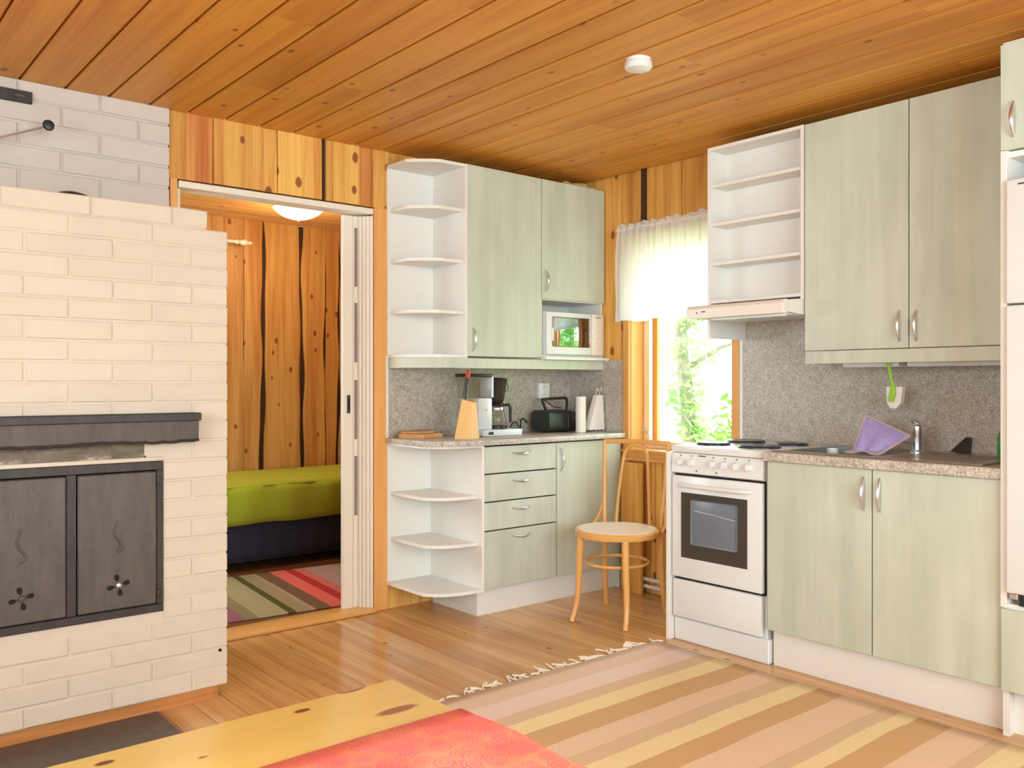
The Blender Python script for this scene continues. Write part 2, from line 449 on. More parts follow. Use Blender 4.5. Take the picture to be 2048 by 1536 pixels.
def obj(name, b, mat, parent=None, smooth=35, local=False, solid=0, recalc=True):
    bm = b.bm
    if recalc: bmesh.ops.recalc_face_normals(bm, faces=bm.faces[:])
    me = bpy.data.meshes.new(name)
    if parent is None:
        xs = [v.co.x for v in bm.verts]; ys = [v.co.y for v in bm.verts]; zs = [v.co.z for v in bm.verts]
        org = Vector(((min(xs) + max(xs)) / 2, (min(ys) + max(ys)) / 2, min(zs)))
    else:
        org = Vector((0, 0, 0)) if local else wloc(parent)
    for v in bm.verts: v.co -= org
    bm.to_mesh(me); bm.free()
    me.materials.append(M[mat] if isinstance(mat, str) else mat)
    if smooth:
        for p in me.polygons: p.use_smooth = True
        me.set_sharp_from_angle(angle=math.radians(smooth))
    o = link(name, me, parent)
    if parent is None: o.location = org
    if solid:
        md = o.modifiers.new('thickness', 'SOLIDIFY'); md.thickness = solid; md.offset = 0
    return o

def tag(o, label=None, cat=None, group=None, kind=None):
    if label: o['label'] = label
    if cat: o['category'] = cat
    if group: o['group'] = group
    if kind: o['kind'] = kind
    return o

def thing(name, loc, label, cat, group=None, kind=None):
    o = link(name, None); o.location = loc
    return tag(o, label, cat, group, kind)

def arc(c, r, a0, a1, n, plane='xz'):
    out = []
    for i in range(n + 1):
        a = a0 + (a1 - a0) * i / n; u, v = r * math.cos(a), r * math.sin(a)
        out.append({'xz': (c[0] + u, c[1], c[2] + v), 'xy': (c[0] + u, c[1] + v, c[2]), 'yz': (c[0], c[1] + u, c[2] + v)}[plane])
    return out

# ------------------------------------------------------------------ floor and ceiling
XW, YS, H = -5.7, -5.7, 2.40          # west and south wall planes, room height
fl = obj('floor', B().box(XW, 0.15, YS, 0.02, -.12, -.022), 'backing'); tag(fl, 'varnished brown pine plank floor of the kitchen living room', 'floor', kind='structure')
x = 0.0
while x > XW:
    w_ = .118
    b = B().box(x - w_ + .0012, x - .0012, YS, .005, -.022, 0, bev=.0012)
    obj('plank', b, 'floor', fl, smooth=0); x -= w_

ce = obj('ceiling', B().box(XW, 0.15, YS, 0.16, H + .02, H + .12), 'backing'); tag(ce, 'orange brown tongue and groove board ceiling', 'ceiling', kind='structure')
x0 = -1.858 + .168 * 12
while x0 > XW:
    ys = [0.005]
    y = -random.uniform(.3, 2.2)
    while y > YS: ys.append(y); y -= random.uniform(1.6, 2.8)
    ys.append(YS)
    for a, c in zip(ys[:-1], ys[1:]):
        xa, xb = max(XW, x0 - .168 + .004), min(0.0, x0 - .002)
        if xb - xa < .02: continue
        b = B(); b.prism([(xa, H), (xb - .008, H), (xb, H + .006), (xb, H + .02), (xa, H + .02)], c + .0005, a - .0005, axis='y')
        obj('board', b, 'ceiling', ce, smooth=0)
    x0 -= .168

# ------------------------------------------------------------------ board helper for walls
def board_x(parent, x0, x1, z0, z1, y, th, mat, wavL=0, wavR=0, ph=0, out=-1):
    """vertical board on a wall facing -Y. y = wall plane, th = thickness towards -Y"""
    n = max(1, int((z1 - z0) / .06)) if (wavL or wavR) else 1
    pts = []
    def w1(z, s): return .55 * math.sin(z * 2.3 + s) + .45 * math.sin(z * 5.7 + 2 * s) + .3 * math.sin(z * 1.1 + 3 * s) + .3 * math.sin(z * 11.3 + 5 * s)
    L = [(x0 + wavL * w1(z0 + (z1 - z0) * i / n, ph), z0 + (z1 - z0) * i / n) for i in range(n + 1)]
    R = [(x1 + wavR * w1(z0 + (z1 - z0) * i / n, ph + 1.3), z0 + (z1 - z0) * i / n) for i in range(n + 1)]
    b = B(); b.prism(L + R[::-1], y + out * th, y, axis='y')
    return obj('board', b, mat, parent, smooth=0)
def board_y(parent, y0, y1, z0, z1, x, th, mat, wavL=0, wavR=0, ph=0):
    n = max(1, int((z1 - z0) / .12)) if (wavL or wavR) else 1
    def w1(z, s): return .5 * math.sin(z * 2.3 + s) + .3 * math.sin(z * 5.7 + 2 * s)
    L = [(y0 + wavL * w1(z0 + (z1 - z0) * i / n, ph), z0 + (z1 - z0) * i / n) for i in range(n + 1)]
    R = [(y1 + wavR * w1(z0 + (z1 - z0) * i / n, ph + 1.3), z0 + (z1 - z0) * i / n) for i in range(n + 1)]
    b = B(); b.prism(L + R[::-1], x - th, x, axis='x')
    return obj('board', b, mat, parent, smooth=0)

# north wall (with the door opening), wall plane y=0, thickness to y=.14
DX0, DX1, DZ = -2.41, -1.402, 2.09
b = B()
b.box(XW, DX0, .022, .14, 0, H + .02); b.box(DX1, 0.15, .022, .14, 0, H + .02); b.box(DX0, DX1, .022, .14, DZ + .01, H + .02)
wn = obj('wall_north', b, 'backing'); tag(wn, 'pine board wall around the doorway to the bedroom', 'wall', kind='structure')
hb = [(-2.443, -2.370, 0), (-2.370, -2.250, .004), (-2.247, -2.012, .012), (-2.010, -1.937, .004), (-1.935, -1.700, .012), (-1.672, -1.639, .006), (-1.637, -1.488, .012), (-1.486, -1.412, .004), (-1.410, -1.315, .012)]
for i, (a, c, d) in enumerate(hb):
    board_x(wn, a, c, 2.10, H + .01, .022, .012 + d, 'pine_red' if i in (1, 7) else 'pine_wall', wavL=.002, wavR=.002, ph=i)
board_x(wn, -1.702, -1.670, 2.10, H + .01, .022, .003, 'bark_gap')
for i, (a, c) in enumerate([(-1.312, -1.17), (-1.168, -.98), (-.978, -.79), (-.788, -.6), (-.598, -.41), (-.408, -.2), (-.198, 0)]):
    board_x(wn, a, c, 0, H + .01, .022, .016, 'pine_wall', ph=i)
x = XW
while x < -3.6:
    board_x(wn, x, x + .168, 0, H + .01, .022, .014, 'pine_wall', ph=x); x += .17
# crumpled strip of mounting foam between ceiling and north wall
b = B()
for k in range(7):
    cx = -.215 + k * .033
    b.lathe([(.008, -.02), (.028, -.012), (.032, 0), (.022, .014)], (cx, -.19 + .008 * math.sin(k * 3), H - .042 + .006 * math.sin(k * 5)), 10)
tag(obj('mounting_foam', b, 'foam'), 'crumpled yellowish foam filler above the wall cabinet by the corner', 'filler')

# east wall (window wall) wall plane x=0
WY0, WY1, WZ0, WZ1 = -.51, -1.217, .80, 2.0
b = B()
b.box(.022, .20, WY0, .14, 0, H + .02); b.box(.022, .20, YS, WY1, 0, H + .02)
b.box(.022, .20, WY1, WY0, 0, WZ0); b.box(.022, .20, WY1, WY0, WZ1, H + .02)
we = obj('wall_east', b, 'backing'); tag(we, 'knotty pine board wall with the kitchen window', 'wall', kind='structure')
for i, (a, c, z0, z1, th) in enumerate([(-.002, -.20, 0, H, .016), (-.202, -.430, 0, H, .016), (-.432, -.500, 0, H, .020),
        (-.502, -.572, WZ1 + .0, H, .014), (-.632, -.875, WZ1, H, .020), (-.877, -.972, WZ1, H, .012), (-.974, -1.10, WZ1, H, .018), (-1.102, -1.228, WZ1, H, .014), (-1.23, -1.40, 0, H, .014), (-1.402, -1.6, 0, H, .014), (-1.602, -1.8, 0, H, .014), (-1.802, -2.0, 0, H, .014), (-2.002, -2.2, 0, H, .014), (-2.202, -2.45, 0, H, .014), (-2.452, -2.7, 0, H, .014), (-2.702, -2.95, 0, H, .014), (-2.952, -3.2, 0, H, .014), (-3.202, -3.4, 0, H, .014),
        (-.502, -.655, 0, .755, .012), (-.660, -.69, 0, .755, .016), (-.694, -.735, 0, .755, .014), (-.739, -.90, 0, .755, .012), (-.902, -1.05, 0, .755, .014), (-1.052, -1.228, 0, .755, .012)]):
    board_y(we, c, a, z0, z1 + (.01 if z1 == H else 0), .022, th, 'pine_wall_e', wavL=.004 if z0 > 1 else 0, ph=i * 1.7)
board_y(we, -.630, -.574, WZ1, H + .01, .022, .006, 'bark_gap')
y = -3.4
while y > YS:
    board_y(we, y - .198, y - .002, 0, H + .01, .022, .014, 'pine_wall_e', ph=y); y -= .2

# south and west walls: out of view, with window openings the daylight comes through
b = B(); b.box(XW, -4.5, YS - .15, YS, 0, H); b.box(-1.3, .2, YS - .15, YS, 0, H); b.box(-4.5, -1.3, YS - .15, YS, 0, .75); b.box(-4.5, -1.3, YS - .15, YS, 2.25, H)
tag(obj('wall_south', b, 'pine_wall'), 'pine wall with a wide window opening opposite the bedroom door', 'wall', kind='structure')
b = B(); b.box(XW - .15, XW, YS, -4.5, 0, H); b.box(XW - .15, XW, -2.1, .14, 0, H); b.box(XW - .15, XW, -4.5, -2.1, 0, .75); b.box(XW - .15, XW, -4.5, -2.1, 2.25, H)
tag(obj('wall_west', b, 'pine_wall'), 'pine wall with a wide window opening opposite the cooker', 'wall', kind='structure')

# ------------------------------------------------------------------ bedroom
BY = 2.32
b = B().box(-3.2, .1, BY, BY + .1, 0, H)
wf = obj('wall_far', b, 'bark_gap'); tag(wf, 'bedroom back wall of knotty boards with wavy live edges', 'wall', kind='structure')
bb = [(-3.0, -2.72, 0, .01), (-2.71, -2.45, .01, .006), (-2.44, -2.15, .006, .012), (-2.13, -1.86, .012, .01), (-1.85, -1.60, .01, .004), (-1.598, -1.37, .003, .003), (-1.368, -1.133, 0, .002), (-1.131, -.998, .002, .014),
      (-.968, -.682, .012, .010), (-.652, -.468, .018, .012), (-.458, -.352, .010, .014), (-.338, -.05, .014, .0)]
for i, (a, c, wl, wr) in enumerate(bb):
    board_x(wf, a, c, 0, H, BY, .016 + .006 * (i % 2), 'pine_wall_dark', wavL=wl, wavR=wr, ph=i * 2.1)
b = B().box(-3.3, .15, .14, BY + .1, -.12, -.02)
bf = obj('floor_bedroom', b, 'backing'); tag(bf, 'dark plank floor of the bedroom beyond the doorway', 'floor', kind='structure')
y = .14
while y < BY:
    obj('plank', B().box(-3.2, -.05, y + .001, min(BY, y + .117), -.02, -.002, bev=.001), 'floor_bed', bf, smooth=0); y += .118
b = B().box(-3.3, .15, .14, BY + .1, H + .02, H + .1)
bc = obj('ceiling_bedroom', b, 'backing'); tag(bc, 'light pine board ceiling of the bedroom', 'ceiling', kind='structure')
M['ceil_bed'] = wood('bedroom_ceiling_board', srgb(236, 184, 112), srgb(210, 148, 78), 0, .5, .10, .16, grain=.8)
y = .14
while y < BY:
    obj('board', B().box(-3.2, -.05, y + .002, min(BY, y + .124), H, H + .02, bev=.002), 'ceil_bed', bc, smooth=0); y += .126
# side walls of the bedroom (west one with its window opening)
b = B(); b.box(-3.3, -3.2, .14, .55, 0, H); b.box(-3.3, -3.2, 1.95, BY, 0, H); b.box(-3.3, -3.2, .55, 1.95, 0, .95); b.box(-3.3, -3.2, .55, 1.95, 2.05, H)
tag(obj('wall_bedroom_west', b, 'pine_wall_dark'), 'bedroom side wall with a window hidden behind the fireplace', 'wall', kind='structure')
tag(obj('wall_bedroom_east', B().box(-.05, .1, .14, BY, 0, H), 'pine_wall_dark'), 'bedroom side wall hidden behind the kitchen wall', 'wall', kind='structure')

# bed
bed = thing('bed', (-1.4, 1.8, 0), 'bed with a green spread and navy valance against the bedroom wall', 'bed')
b = B().box(-2.55, -.12, 1.38, 2.28, .08, .30, bev=.01); obj('base', b, 'navy', bed)
def bedtop(u, v):
    x = -2.58 + 2.48 * u; y = 1.33 + .95 * v
    z = .535 + .025 * math.sin(PI * v) + .006 * math.sin(x * 9) * math.sin(y * 7)
    return (x, y, z)
b = B(); b.grid(30, 10, bedtop)
b.grid(40, 6, lambda u, v: (-2.58 + 2.48 * u, 1.33 - .02 * math.sin(PI * v) + .008 * math.sin(u * 55), .535 - .235 * v + .004 * math.sin(u * 30)))
b.grid(6, 6, lambda u, v: (-.10, 1.33 + .95 * u, .535 - .235 * v))
obj('bedspread', b, 'bed_green', bed, smooth=60, solid=.006, recalc=False)
b = B().box(-2.56, -.12, 1.36, 2.26, .30, .52, bev=.03, seg=2); obj('mattress', b, 'bed_green', bed)
b = B(); b.grid(70, 4, lambda u, v: (-2.55 + 2.42 * u, 1.352 + .006 * math.sin(u * 120) * (.4 + v), .31 - .25 * v))
obj('valance', b, 'navy', bed, smooth=60, solid=.003)

# bedroom striped rug (slightly turned)
c_ = lambda *a: srgb(*a)
brs = [(-1.2, c_(150, 104, 112)), (-.35, c_(164, 108, 120)), (-.27, c_(150, 140, 104)), (-.20, c_(178, 170, 128)), (-.09, c_(176, 166, 130)), (-.045, c_(92, 92, 50)), (-.005, c_(166, 150, 112)), (.075, c_(180, 158, 128)), (.105, c_(128, 98, 74)), (.185, c_(238, 118, 104)), (.285, c_(198, 64, 62)), (.345, c_(222, 120, 112)), (.40, c_(188, 156, 150)), (.6, c_(150, 160, 110)), (.75, c_(120, 80, 90)), (.9, c_(190, 170, 140))]
M['bed_rug'] = stripes('bedroom_rug_stripes', 0, brs, -1.2, 1.0)
b = B().box(-.75, .75, -.0, 1.0, 0, .010, bev=.003)
rg = link('striped_rug', None); bpy.data.objects.remove(rg)
o = obj('striped_rug', b, 'bed_rug'); 
for v in o.data.vertices: v.co += Vector((0, .5, 0)) + Vector((0.0, 0, 0))
o.location = (-1.72, .235, -.001); o.rotation_euler = (0, 0, math.radians(-6))
tag(o, 'multicoloured striped rug on the bedroom floor in front of the bed', 'rug')

# bedroom ceiling lamp
lp = thing('ceiling_lamp', (-1.071, 1.534, H), 'lit dome ceiling lamp in the bedroom', 'lamp')
obj('lamp_base', B().lathe([(.12, -.030), (.12, 0)], (-1.071, 1.534, H), 32), 'white_warm', lp)
prof = [(.002, -.088), (.05, -.084), (.10, -.068), (.14, -.045), (.165, -.020), (.170, -.012), (.164, -.008)]
obj('lamp_shade', B().lathe(prof, (-1.071, 1.534, H - .018), 40), 'lamp_glass', lp)
obj('finial', B().lathe([(.002, -.100), (.007, -.096), (.007, -.086)], (-1.071, 1.534, H - .018), 12), 'chrome', lp)
pl = bpy.data.lights.new('lamp_glow', 'POINT'); pl.energy = 15; pl.color = (1, .76, .46); pl.shadow_soft_size = .1
po = bpy.data.objects.new('lamp_glow', pl); po.location = (-1.071, 1.534, H - .22); COL.objects.link(po)
# curtain rod in the bedroom
rd = thing('curtain_rod', (-1.6, 2.2, 2.21), 'cream curtain rod end with turned finial in the bedroom', 'curtain rod')
obj('rod', B().tube([(-2.9, 2.2, 2.21), (-1.24, 2.2, 2.21)], .012, 10), 'white_warm', rd)
obj('finial', B().lathe([(.012, -.0), (.02, .012), (.012, .03), (.022, .055), (.024, .075), (.010, .10), (.014, .115), (.003, .13)], (-1.24, 2.2, 2.21), 14, 'x'), 'white_warm', rd)
obj('bracket', B().tube([(-1.34, 2.2, 2.21), (-1.34, 2.31, 2.21)], .008, 8), 'white_warm', rd)

# ------------------------------------------------------------------ door, casings, threshold
d1 = thing('door_1', (-1.9, .05, 0), 'white folding accordion door pushed open to the right of the doorway', 'door', kind='structure')
obj('head_rail', B().box(-2.405, -1.405, -.004, .10, 2.062, 2.092, bev=.003), 'white_warm', d1)
obj('side_jamb', B().box(-2.408, -2.386, .03, .11, 0, 2.062, bev=.003), 'white_warm', d1)
obj('lead_post', B().box(-1.542, -1.484, .070, .098, .015, 2.055, bev=.003), 'white_warm', d1)
la = obj('latch', B().box(-1.521, -1.503, .064, .0705, 1.03, 1.125, bev=.002), 'dark_grey', d1)
obj('thumb_slot', B().box(-1.516, -1.508, .062, .0645, 1.045, 1.11, bev=.0015), 'hole', la)
for i in range(5):
    xx = -1.4838 + (.0245 + .0135 * (i - 1) if i else 0); yy = .066 - .0165 * i; sw = .0243 if i == 0 else .0133
    sl = obj('folding_slat', B().box(xx, xx + sw, yy, yy + .07, .015, 2.055, bev=.002), 'white_warm', d1)
    if i == 0:
        for (za, zb) in ((1.688, 1.994), (1.295, 1.604), (.895, 1.203), (.499, .808)):
            obj('glazed_slot', B().box(xx + .004, xx + .021, yy - .0012, yy + .01, za, zb, bev=.0005), 'slot_grey', sl)
t1 = obj('trim_1', B().box(-1.402, -1.316, -.006, .03, 0, 2.10, bev=.003), 'casing'); tag(t1, 'pine door casing to the right of the doorway', 'trim', kind='structure')
t2 = obj('trim_2', B().box(-2.443, -2.411, -.006, .03, 0, 2.10, bev=.003), 'casing'); tag(t2, 'pine door casing between chimney and doorway', 'trim', kind='structure')
M['threshold'] = wood('threshold_pine', srgb(236, 184, 110), srgb(220, 156, 84), 0, .35, 0, .05, grain=.6)
t3 = obj('trim_3', B().box(-2.44, -1.40, -.03, .12, 0, .022, bev=.006, seg=2), 'threshold'); tag(t3, 'pine threshold across the bedroom doorway', 'trim', kind='structure')

# ------------------------------------------------------------------ chimney and fireplace
def brick_mesh(name, lx, ly, lz, mat, bev=.0035):
    b = B(); b.box(0, lx, 0, ly, 0, lz, bev=bev)
    me = bpy.data.meshes.new(name)
    for v in b.bm.verts:
        v.co.x += random.uniform(-.0008, .0008); v.co.z += random.uniform(-.0012, .0012); v.co.y += random.uniform(-.0008, .0008)
    b.bm.to_mesh(me); b.bm.free(); me.materials.append(M[mat])
    return me
_bc = {}
def brick(parent, x, y, z, lx, ly, lz, mat):
    k = (round(lx, 3), round(ly, 3), round(lz, 3), mat, random.randint(0, 2))
    if k not in _bc: _bc[k] = brick_mesh('brick', lx, ly, lz, mat)
    o = link('brick', _bc[k], parent); o.location = Vector((x, y, z)) - wloc(parent)
    return o

chm = thing('chimney', (-3.02, .0, 0), 'white painted brick chimney breast rising behind the fireplace to the ceiling', 'chimney')
obj('core', B().box(-3.60, -2.452, -.004, .022, 1.2, H), 'chimney', chm)
z = 2.418
row = 0
z0 = 2.326
for r in range(-1, 9):
    zt = z0 - r * .0925; zb = zt - .0925
    top = min(zt, H) - .0045
    if r == -1: top = H - .001
    start = -.13 if (r % 2 == 0) else -.287
    edges = [0, start]
    while edges[-1] > -1.15: edges.append(edges[-1] - .305)
    for a, c in zip(edges[:-1], edges[1:]):
        xa, xb = -2.448 + max(c, -1.15) + .0035, -2.448 + a - (.0035 if a else 0)
        if xb - xa < .03: continue
        brick(chm, xa, -.012 + random.uniform(-.0015, .0015), zb + .0045, xb - xa, .03, top - zb - .0045, 'chimney')
dp = thing('damper_plate', (-3.15, -.02, 2.32), 'dark iron soot hatch high on the chimney near the ceiling', 'hatch')
obj('plate', B().box(-3.30, -2.993, -.028, -.012, 2.305, 2.352, bev=.002), 'iron_dark', dp)
obj('catch', B().box(-3.06, -3.02, -.036, -.028, 2.322, 2.334, bev=.002), 'iron', dp)
dr = thing('damper_rod', (-3.0, -.1, 2.17), 'steel damper pull rod with round black knob on the chimney', 'damper')
obj('rod', B().tube([(-3.16, -.012, 2.12), (-3.155, -.06, 2.125), (-2.965, -.125, 2.198)], .0045, 8), 'chrome', dr)
obj('knob', B().lathe([(.004, -.008), (.018, -.006), (.022, .002), (.018, .010), (.006, .013)], (-2.957, -.135, 2.203), 20, 'y'), 'black_plastic', dr)

FX0, FX1, FY = -3.556, -2.474, -.728
fp = thing('fireplace', (-3.015, -.37, 0), 'large white painted brick fireplace with black iron doors', 'fireplace')
b = B(); b.box(FX0 + .0045, FX1 - .0045, -.2995, -.014, .056, 1.7565)
b.box(FX0 + .004, -3.31, FY + .0035, -.3, .056, 1.757); b.box(-2.712, FX1 - .004, FY + .0035, -.3, .056, 1.757)
b.box(-3.3105, -2.7115, FY + .0035, -.3, .93, 1.757); b.box(-3.3105, -2.7115, FY + .0035, -.3, .056, .370)
b.box(FX0 + .08, -2.556, FY + .006, -.05, 1.75, 1.826)
obj('core', b, 'brick', fp)
CH = .0711
def holes(za, zb):
    # door opening and its intervals blocking bricks
    return za < .905 and zb > .375
for r in range(25):
    za = .053 + r * CH; zb = za + CH
    x1 = FX1 if r < 24 else -2.55; x0f = FX0 if r < 24 else -3.48
    first = .131 if r % 2 == 0 else .271
    if r == 24: first = .127
    ed = [0, -first]
    while ed[-1] > -(x1 - x0f): ed.append(ed[-1] - .275)
    ed[-1] = -(x1 - x0f)
    if ed[-2] - ed[-1] < .02: ed.pop(-2)
    for a, c in zip(ed[:-1], ed[1:]):
        xa, xb = x1 + c + .0035, x1 + a - (.0035 if a else 0)
        segs = [(xa, xb)]
        if holes(za + .012, zb - .012):
            segs = []
            if xa < -3.316: segs.append((xa, min(xb, -3.316)))
            if xb > -2.712: segs.append((max(xa, -2.712), xb))
        if r == 12: segs = [w2 for (p, q) in segs for w2 in ([(p, -2.775), (-2.770, q)] if p < -2.80 and q > -2.75 else [(p, q)])]
        for (p, q) in segs:
            if q - p < .025: continue
            mt = 'brick'
            zz0, zz1 = za + .003, zb - .003
            if r == 12: zz0 = za + .003
            if .90 < za < .98 and q < -2.70 and q > -3.35 : mt = 'soot_brick'
            brick(fp, p, FY + random.uniform(-.0015, .0015), zz0, q - p, .12, zz1 - zz0, mt)
    # right side face bricks
    if r < 24:
        yy = [FY + .124]
        yy += [yy[0] + (.14 if r % 2 else .275)]
        while yy[-1] < -.02: yy.append(yy[-1] + .275)
        yy[-1] = -.014
        for a, c in zip(yy[:-1], yy[1:]):
            if c - a > .04: brick(fp, FX1 - .05, a + .0035, za + .003, .05 + random.uniform(-.0015, .0015), c - a - .007, CH - .006, 'brick')
M['fp_base'] = wood('fireplace_base_board', srgb(206, 140, 78), srgb(170, 100, 48), 0, .45, .08, .08)
obj('base_board', B().box(FX0 + .03, -2.501, FY + .03, -.014, 0, .053), 'fp_base', fp)
obj('vent_hole', B().lathe([(.006, -.003), (.006, .001)], (-2.503, FY, .187), 10, 'y'), 'hole', fp)
# iron hood
hd = obj('hood', B().prism([(FY - .05, .985), (FY - .055, 1.052), (FY + .01, 1.052), (FY + .01, .985)], -3.435, -2.602, axis='x'), 'iron', fp, smooth=0)
obj('hood_rim', B().box(-3.44, -2.597, FY - .068, FY + .01, 1.052, 1.081, bev=.003), 'iron_dark', hd)
b = B()
pts = [(-3.43 + .0207 * i, FY - .052, .985 - .004 + .0015 * math.sin(i * 1.9) + .003 * math.sin(i * .33)) for i in range(41)]
b.tube(pts, .006, 6); obj('ragged_edge', b, 'iron_dark', hd)
# lintel plaster strip and soot band
obj('soot_band', B().box(-3.32, -2.778, FY + .0012, FY + .03, .924, .979), 'soot_brick', fp, smooth=0)
b = B().box(-3.33, -2.712, FY - .004, FY + .05, .909, .924, bev=.004, seg=2); obj('lintel_edge', b, 'brick', fp)
# doors
fr = B()
fr.box(-3.325, -2.712, FY - .006, FY + .02, .878, .909, bev=.002); fr.box(-3.325, -2.712, FY - .006, FY + .02, .370, .398, bev=.002)
fr.box(-3.325, -3.303, FY - .006, FY + .02, .398, .878, bev=.002); fr.box(-2.736, -2.712, FY - .006, FY + .02, .398, .878, bev=.002)
fr.box(-3.031, -2.999, FY - .002, FY + .02, .398, .878, bev=.002)
frame = obj('door_frame', fr, 'iron_dark', fp)
obj('firebox_back', B().box(-3.31, -2.72, FY + .05, FY + .06, .38, .90), 'hole', fp)
for (xa, xb) in ((-3.300, -3.033), (-2.997, -2.738)):
    dd = obj('iron_door', B().box(xa, xb, FY - .012, FY + .0, .402, .874, bev=.004), 'iron', fp)
    xm = (xa + xb) / 2; zc = .486
    for k in range(4):
        a = math.radians(90 * k + 12)
        c0 = (xm + math.cos(a) * .026, zc + math.sin(a) * .026)
        poly = []
        for q in range(8):
            th = 2 * PI * q / 8; u = .013 * math.cos(th); v = (.0085 + .003 * math.cos(th)) * math.sin(th)
            poly.append((c0[0] + u * math.cos(a) - v * math.sin(a), c0[1] + u * math.sin(a) + v * math.cos(a)))
        obj('vent_petal', B().prism(poly, FY - .0135, FY - .011, axis='y'), 'hole', dd, smooth=0)
    obj('vent_knob', B().lathe([(.003, -.012), (.009, -.009), (.011, -.002), (.011, 0)], (xm, FY - .012, zc), 14, 'y'), 'chrome' if xa > -3.01 else 'iron', dd)
    sc_pts = [(xm - .006 + .018 * math.sin(i * .55) * (1 - i / 16), FY - .016, .60 + i * .0085) for i in range(14)]
    obj('scroll_handle', B().tube(sc_pts, [.004 - .0018 * i / 13 for i in range(14)], 6), 'iron', dd)
    hx = xb + .006 if xa > -3.01 else xa - .006
    for hz in (.435, .838):
        obj('hinge', B().lathe([(.006, -.016), (.007, -.014), (.007, .014), (.006, .016)], (hx, FY - .012, hz), 10), 'iron_dark', dd)
# small iron lid on top of the fireplace, towards the back
tl = B().lathe([(.066, 0), (.070, .006), (.070, .052), (.060, .066), (.03, .076), (.012, .080)], (-2.93, -.36, 1.828), 28)
tag(obj('iron_lid', tl, 'iron_dark'), 'small black round iron lid on top of the fireplace', 'lid')
# hearth plate
b = B().box(-3.45, -2.722, -1.28, -.702, 0, .004, bev=.0015); tag(obj('hearth_plate', b, 'hearth'), 'worn grey metal hearth plate on the floor before the fireplace', 'hearth plate')

# ------------------------------------------------------------------ cabinet helpers
def bow_handle(parent, p0, p1, out, mat='chrome'):
    """bow handle between two points, bulging along out"""
    p0, p1, out = Vector(p0), Vector(p1), Vector(out)
    n = 12; pts = []; rs = []
    for i in range(n + 1):
        t = i / n; s = math.sin(PI * t)
        pts.append(p0.lerp(p1, t) + out * (.004 + .022 * s ** .8)); rs.append(.0035 + .0045 * s)
    b = B(); b.tube(pts, rs, 8)
    b.tube([p0, p0 + out * .008], .0045, 8); b.tube([p1, p1 + out * .008], .0045, 8)
    return obj('handle', b, mat, parent)

def carcass(b, x0, x1, y0, y1, z0, z1, t=.016, back=True):
    """open-front box; panels"""
    pass

# upper-left cabinets on the north wall: y -.29..0, doors at -.31
def wall_cab_n(x0, x1, zdoor0, z1, label, hx, hz0, niche=False):
    c = thing('wall_cabinet', ((x0 + x1) / 2, -.15, 1.325), label, 'cabinet')
    b = B()
    zb = 1.33
    b.box(x0, x0 + .016, -.288, -.0, zb, z1); b.box(x1 - .016, x1, -.288, -.0, zb, z1)
    b.box(x0 + .016, x1 - .016, -.288, 0, z1 - .016, z1)
    b.box(x0 + .016, x1 - .016, -.288, 0, zb + (.0 if not niche else .0), zb + .016)
    b.box(x0 + .016, x1 - .016, -.012, 0, zb, z1)
    if niche: b.box(x0 + .016, x1 - .016, -.288, 0, 1.655, 1.671)
    obj('carcass', b, 'white', c, smooth=0)
    d = obj('door', B().box(x0 + .0015, x1 - .0015, -.306, -.289, zdoor0, z1, bev=.0015), 'green', c, smooth=0)
    bow_handle(d, (hx, -.306, hz0), (hx, -.306, hz0 + .118), (0, -1, 0))
    return c
wall_cab_n(-1.022, -.508, 1.328, 2.327, 'tall green wall cabinet door between white corner shelves and microwave', -.992, 1.358)
c2 = wall_cab_n(-.506, -.006, 1.660, 2.327, 'short green wall cabinet above the microwave', -.480, 1.700, niche=True)
obj('microwave_shelf', B().box(-.507, -.002, -.345, -.0, 1.318, 1.334, bev=.002), 'white', c2)

# corner shelf units
def corner_shelf(name, xr, outline, zs, ztop, zbot, label, th=.016, inner=.97, loc=None, depth=.3):
    c = thing(name, loc, label, 'shelf')
    xl = outline[0][0]
    obj('side_panel', B().box(xr - .016, xr, -depth, 0, zbot, ztop, bev=.001), 'white', c, smooth=0)
    obj('back_panel', B().box(xl, xr - .016, -.012, 0, zbot, ztop, bev=.001), 'white', c, smooth=0)
    for i, z in enumerate(zs):
        full = (i == 0 or i == len(zs) - 1)
        pts = []
        for (px, py) in outline:
            k = 1.0 if full else inner
            pts.append((xr - .016 + (px - (xr - .016)) * k, py * k))
        poly = [(xr - .016, -.012), (pts[0][0], -.012)] + pts[1:]
        poly[-1] = (xr - .016, poly[-1][1])
        obj('shelf', B().prism(poly, z, z + th, axis='z'), 'white', c, smooth=0)
    return c
up_out = [(-1.327, 0), (-1.327, -.185), (-1.30, -.215), (-1.225, -.278), (-1.185, -.297), (-1.022, -.30)]
corner_shelf('corner_shelf', -1.022, up_out, [2.311, 2.080, 1.812, 1.546, 1.318], 2.327, 1.318, 'white open corner shelf unit above the worktop by the doorway', loc=(-1.17, -.15, 1.318), inner=.94, depth=.305)
lo_out = [(-1.327, 0), (-1.327, -.335), (-1.295, -.385), (-1.24, -.425), (-1.16, -.452), (-1.04, -.462)]
corner_shelf('corner_shelf', -1.037, lo_out, [.862, .600, .362, .130], .872, .130, 'white open corner shelf unit below the worktop by the doorway', loc=(-1.17, -.2, .13), inner=.93, depth=.465)

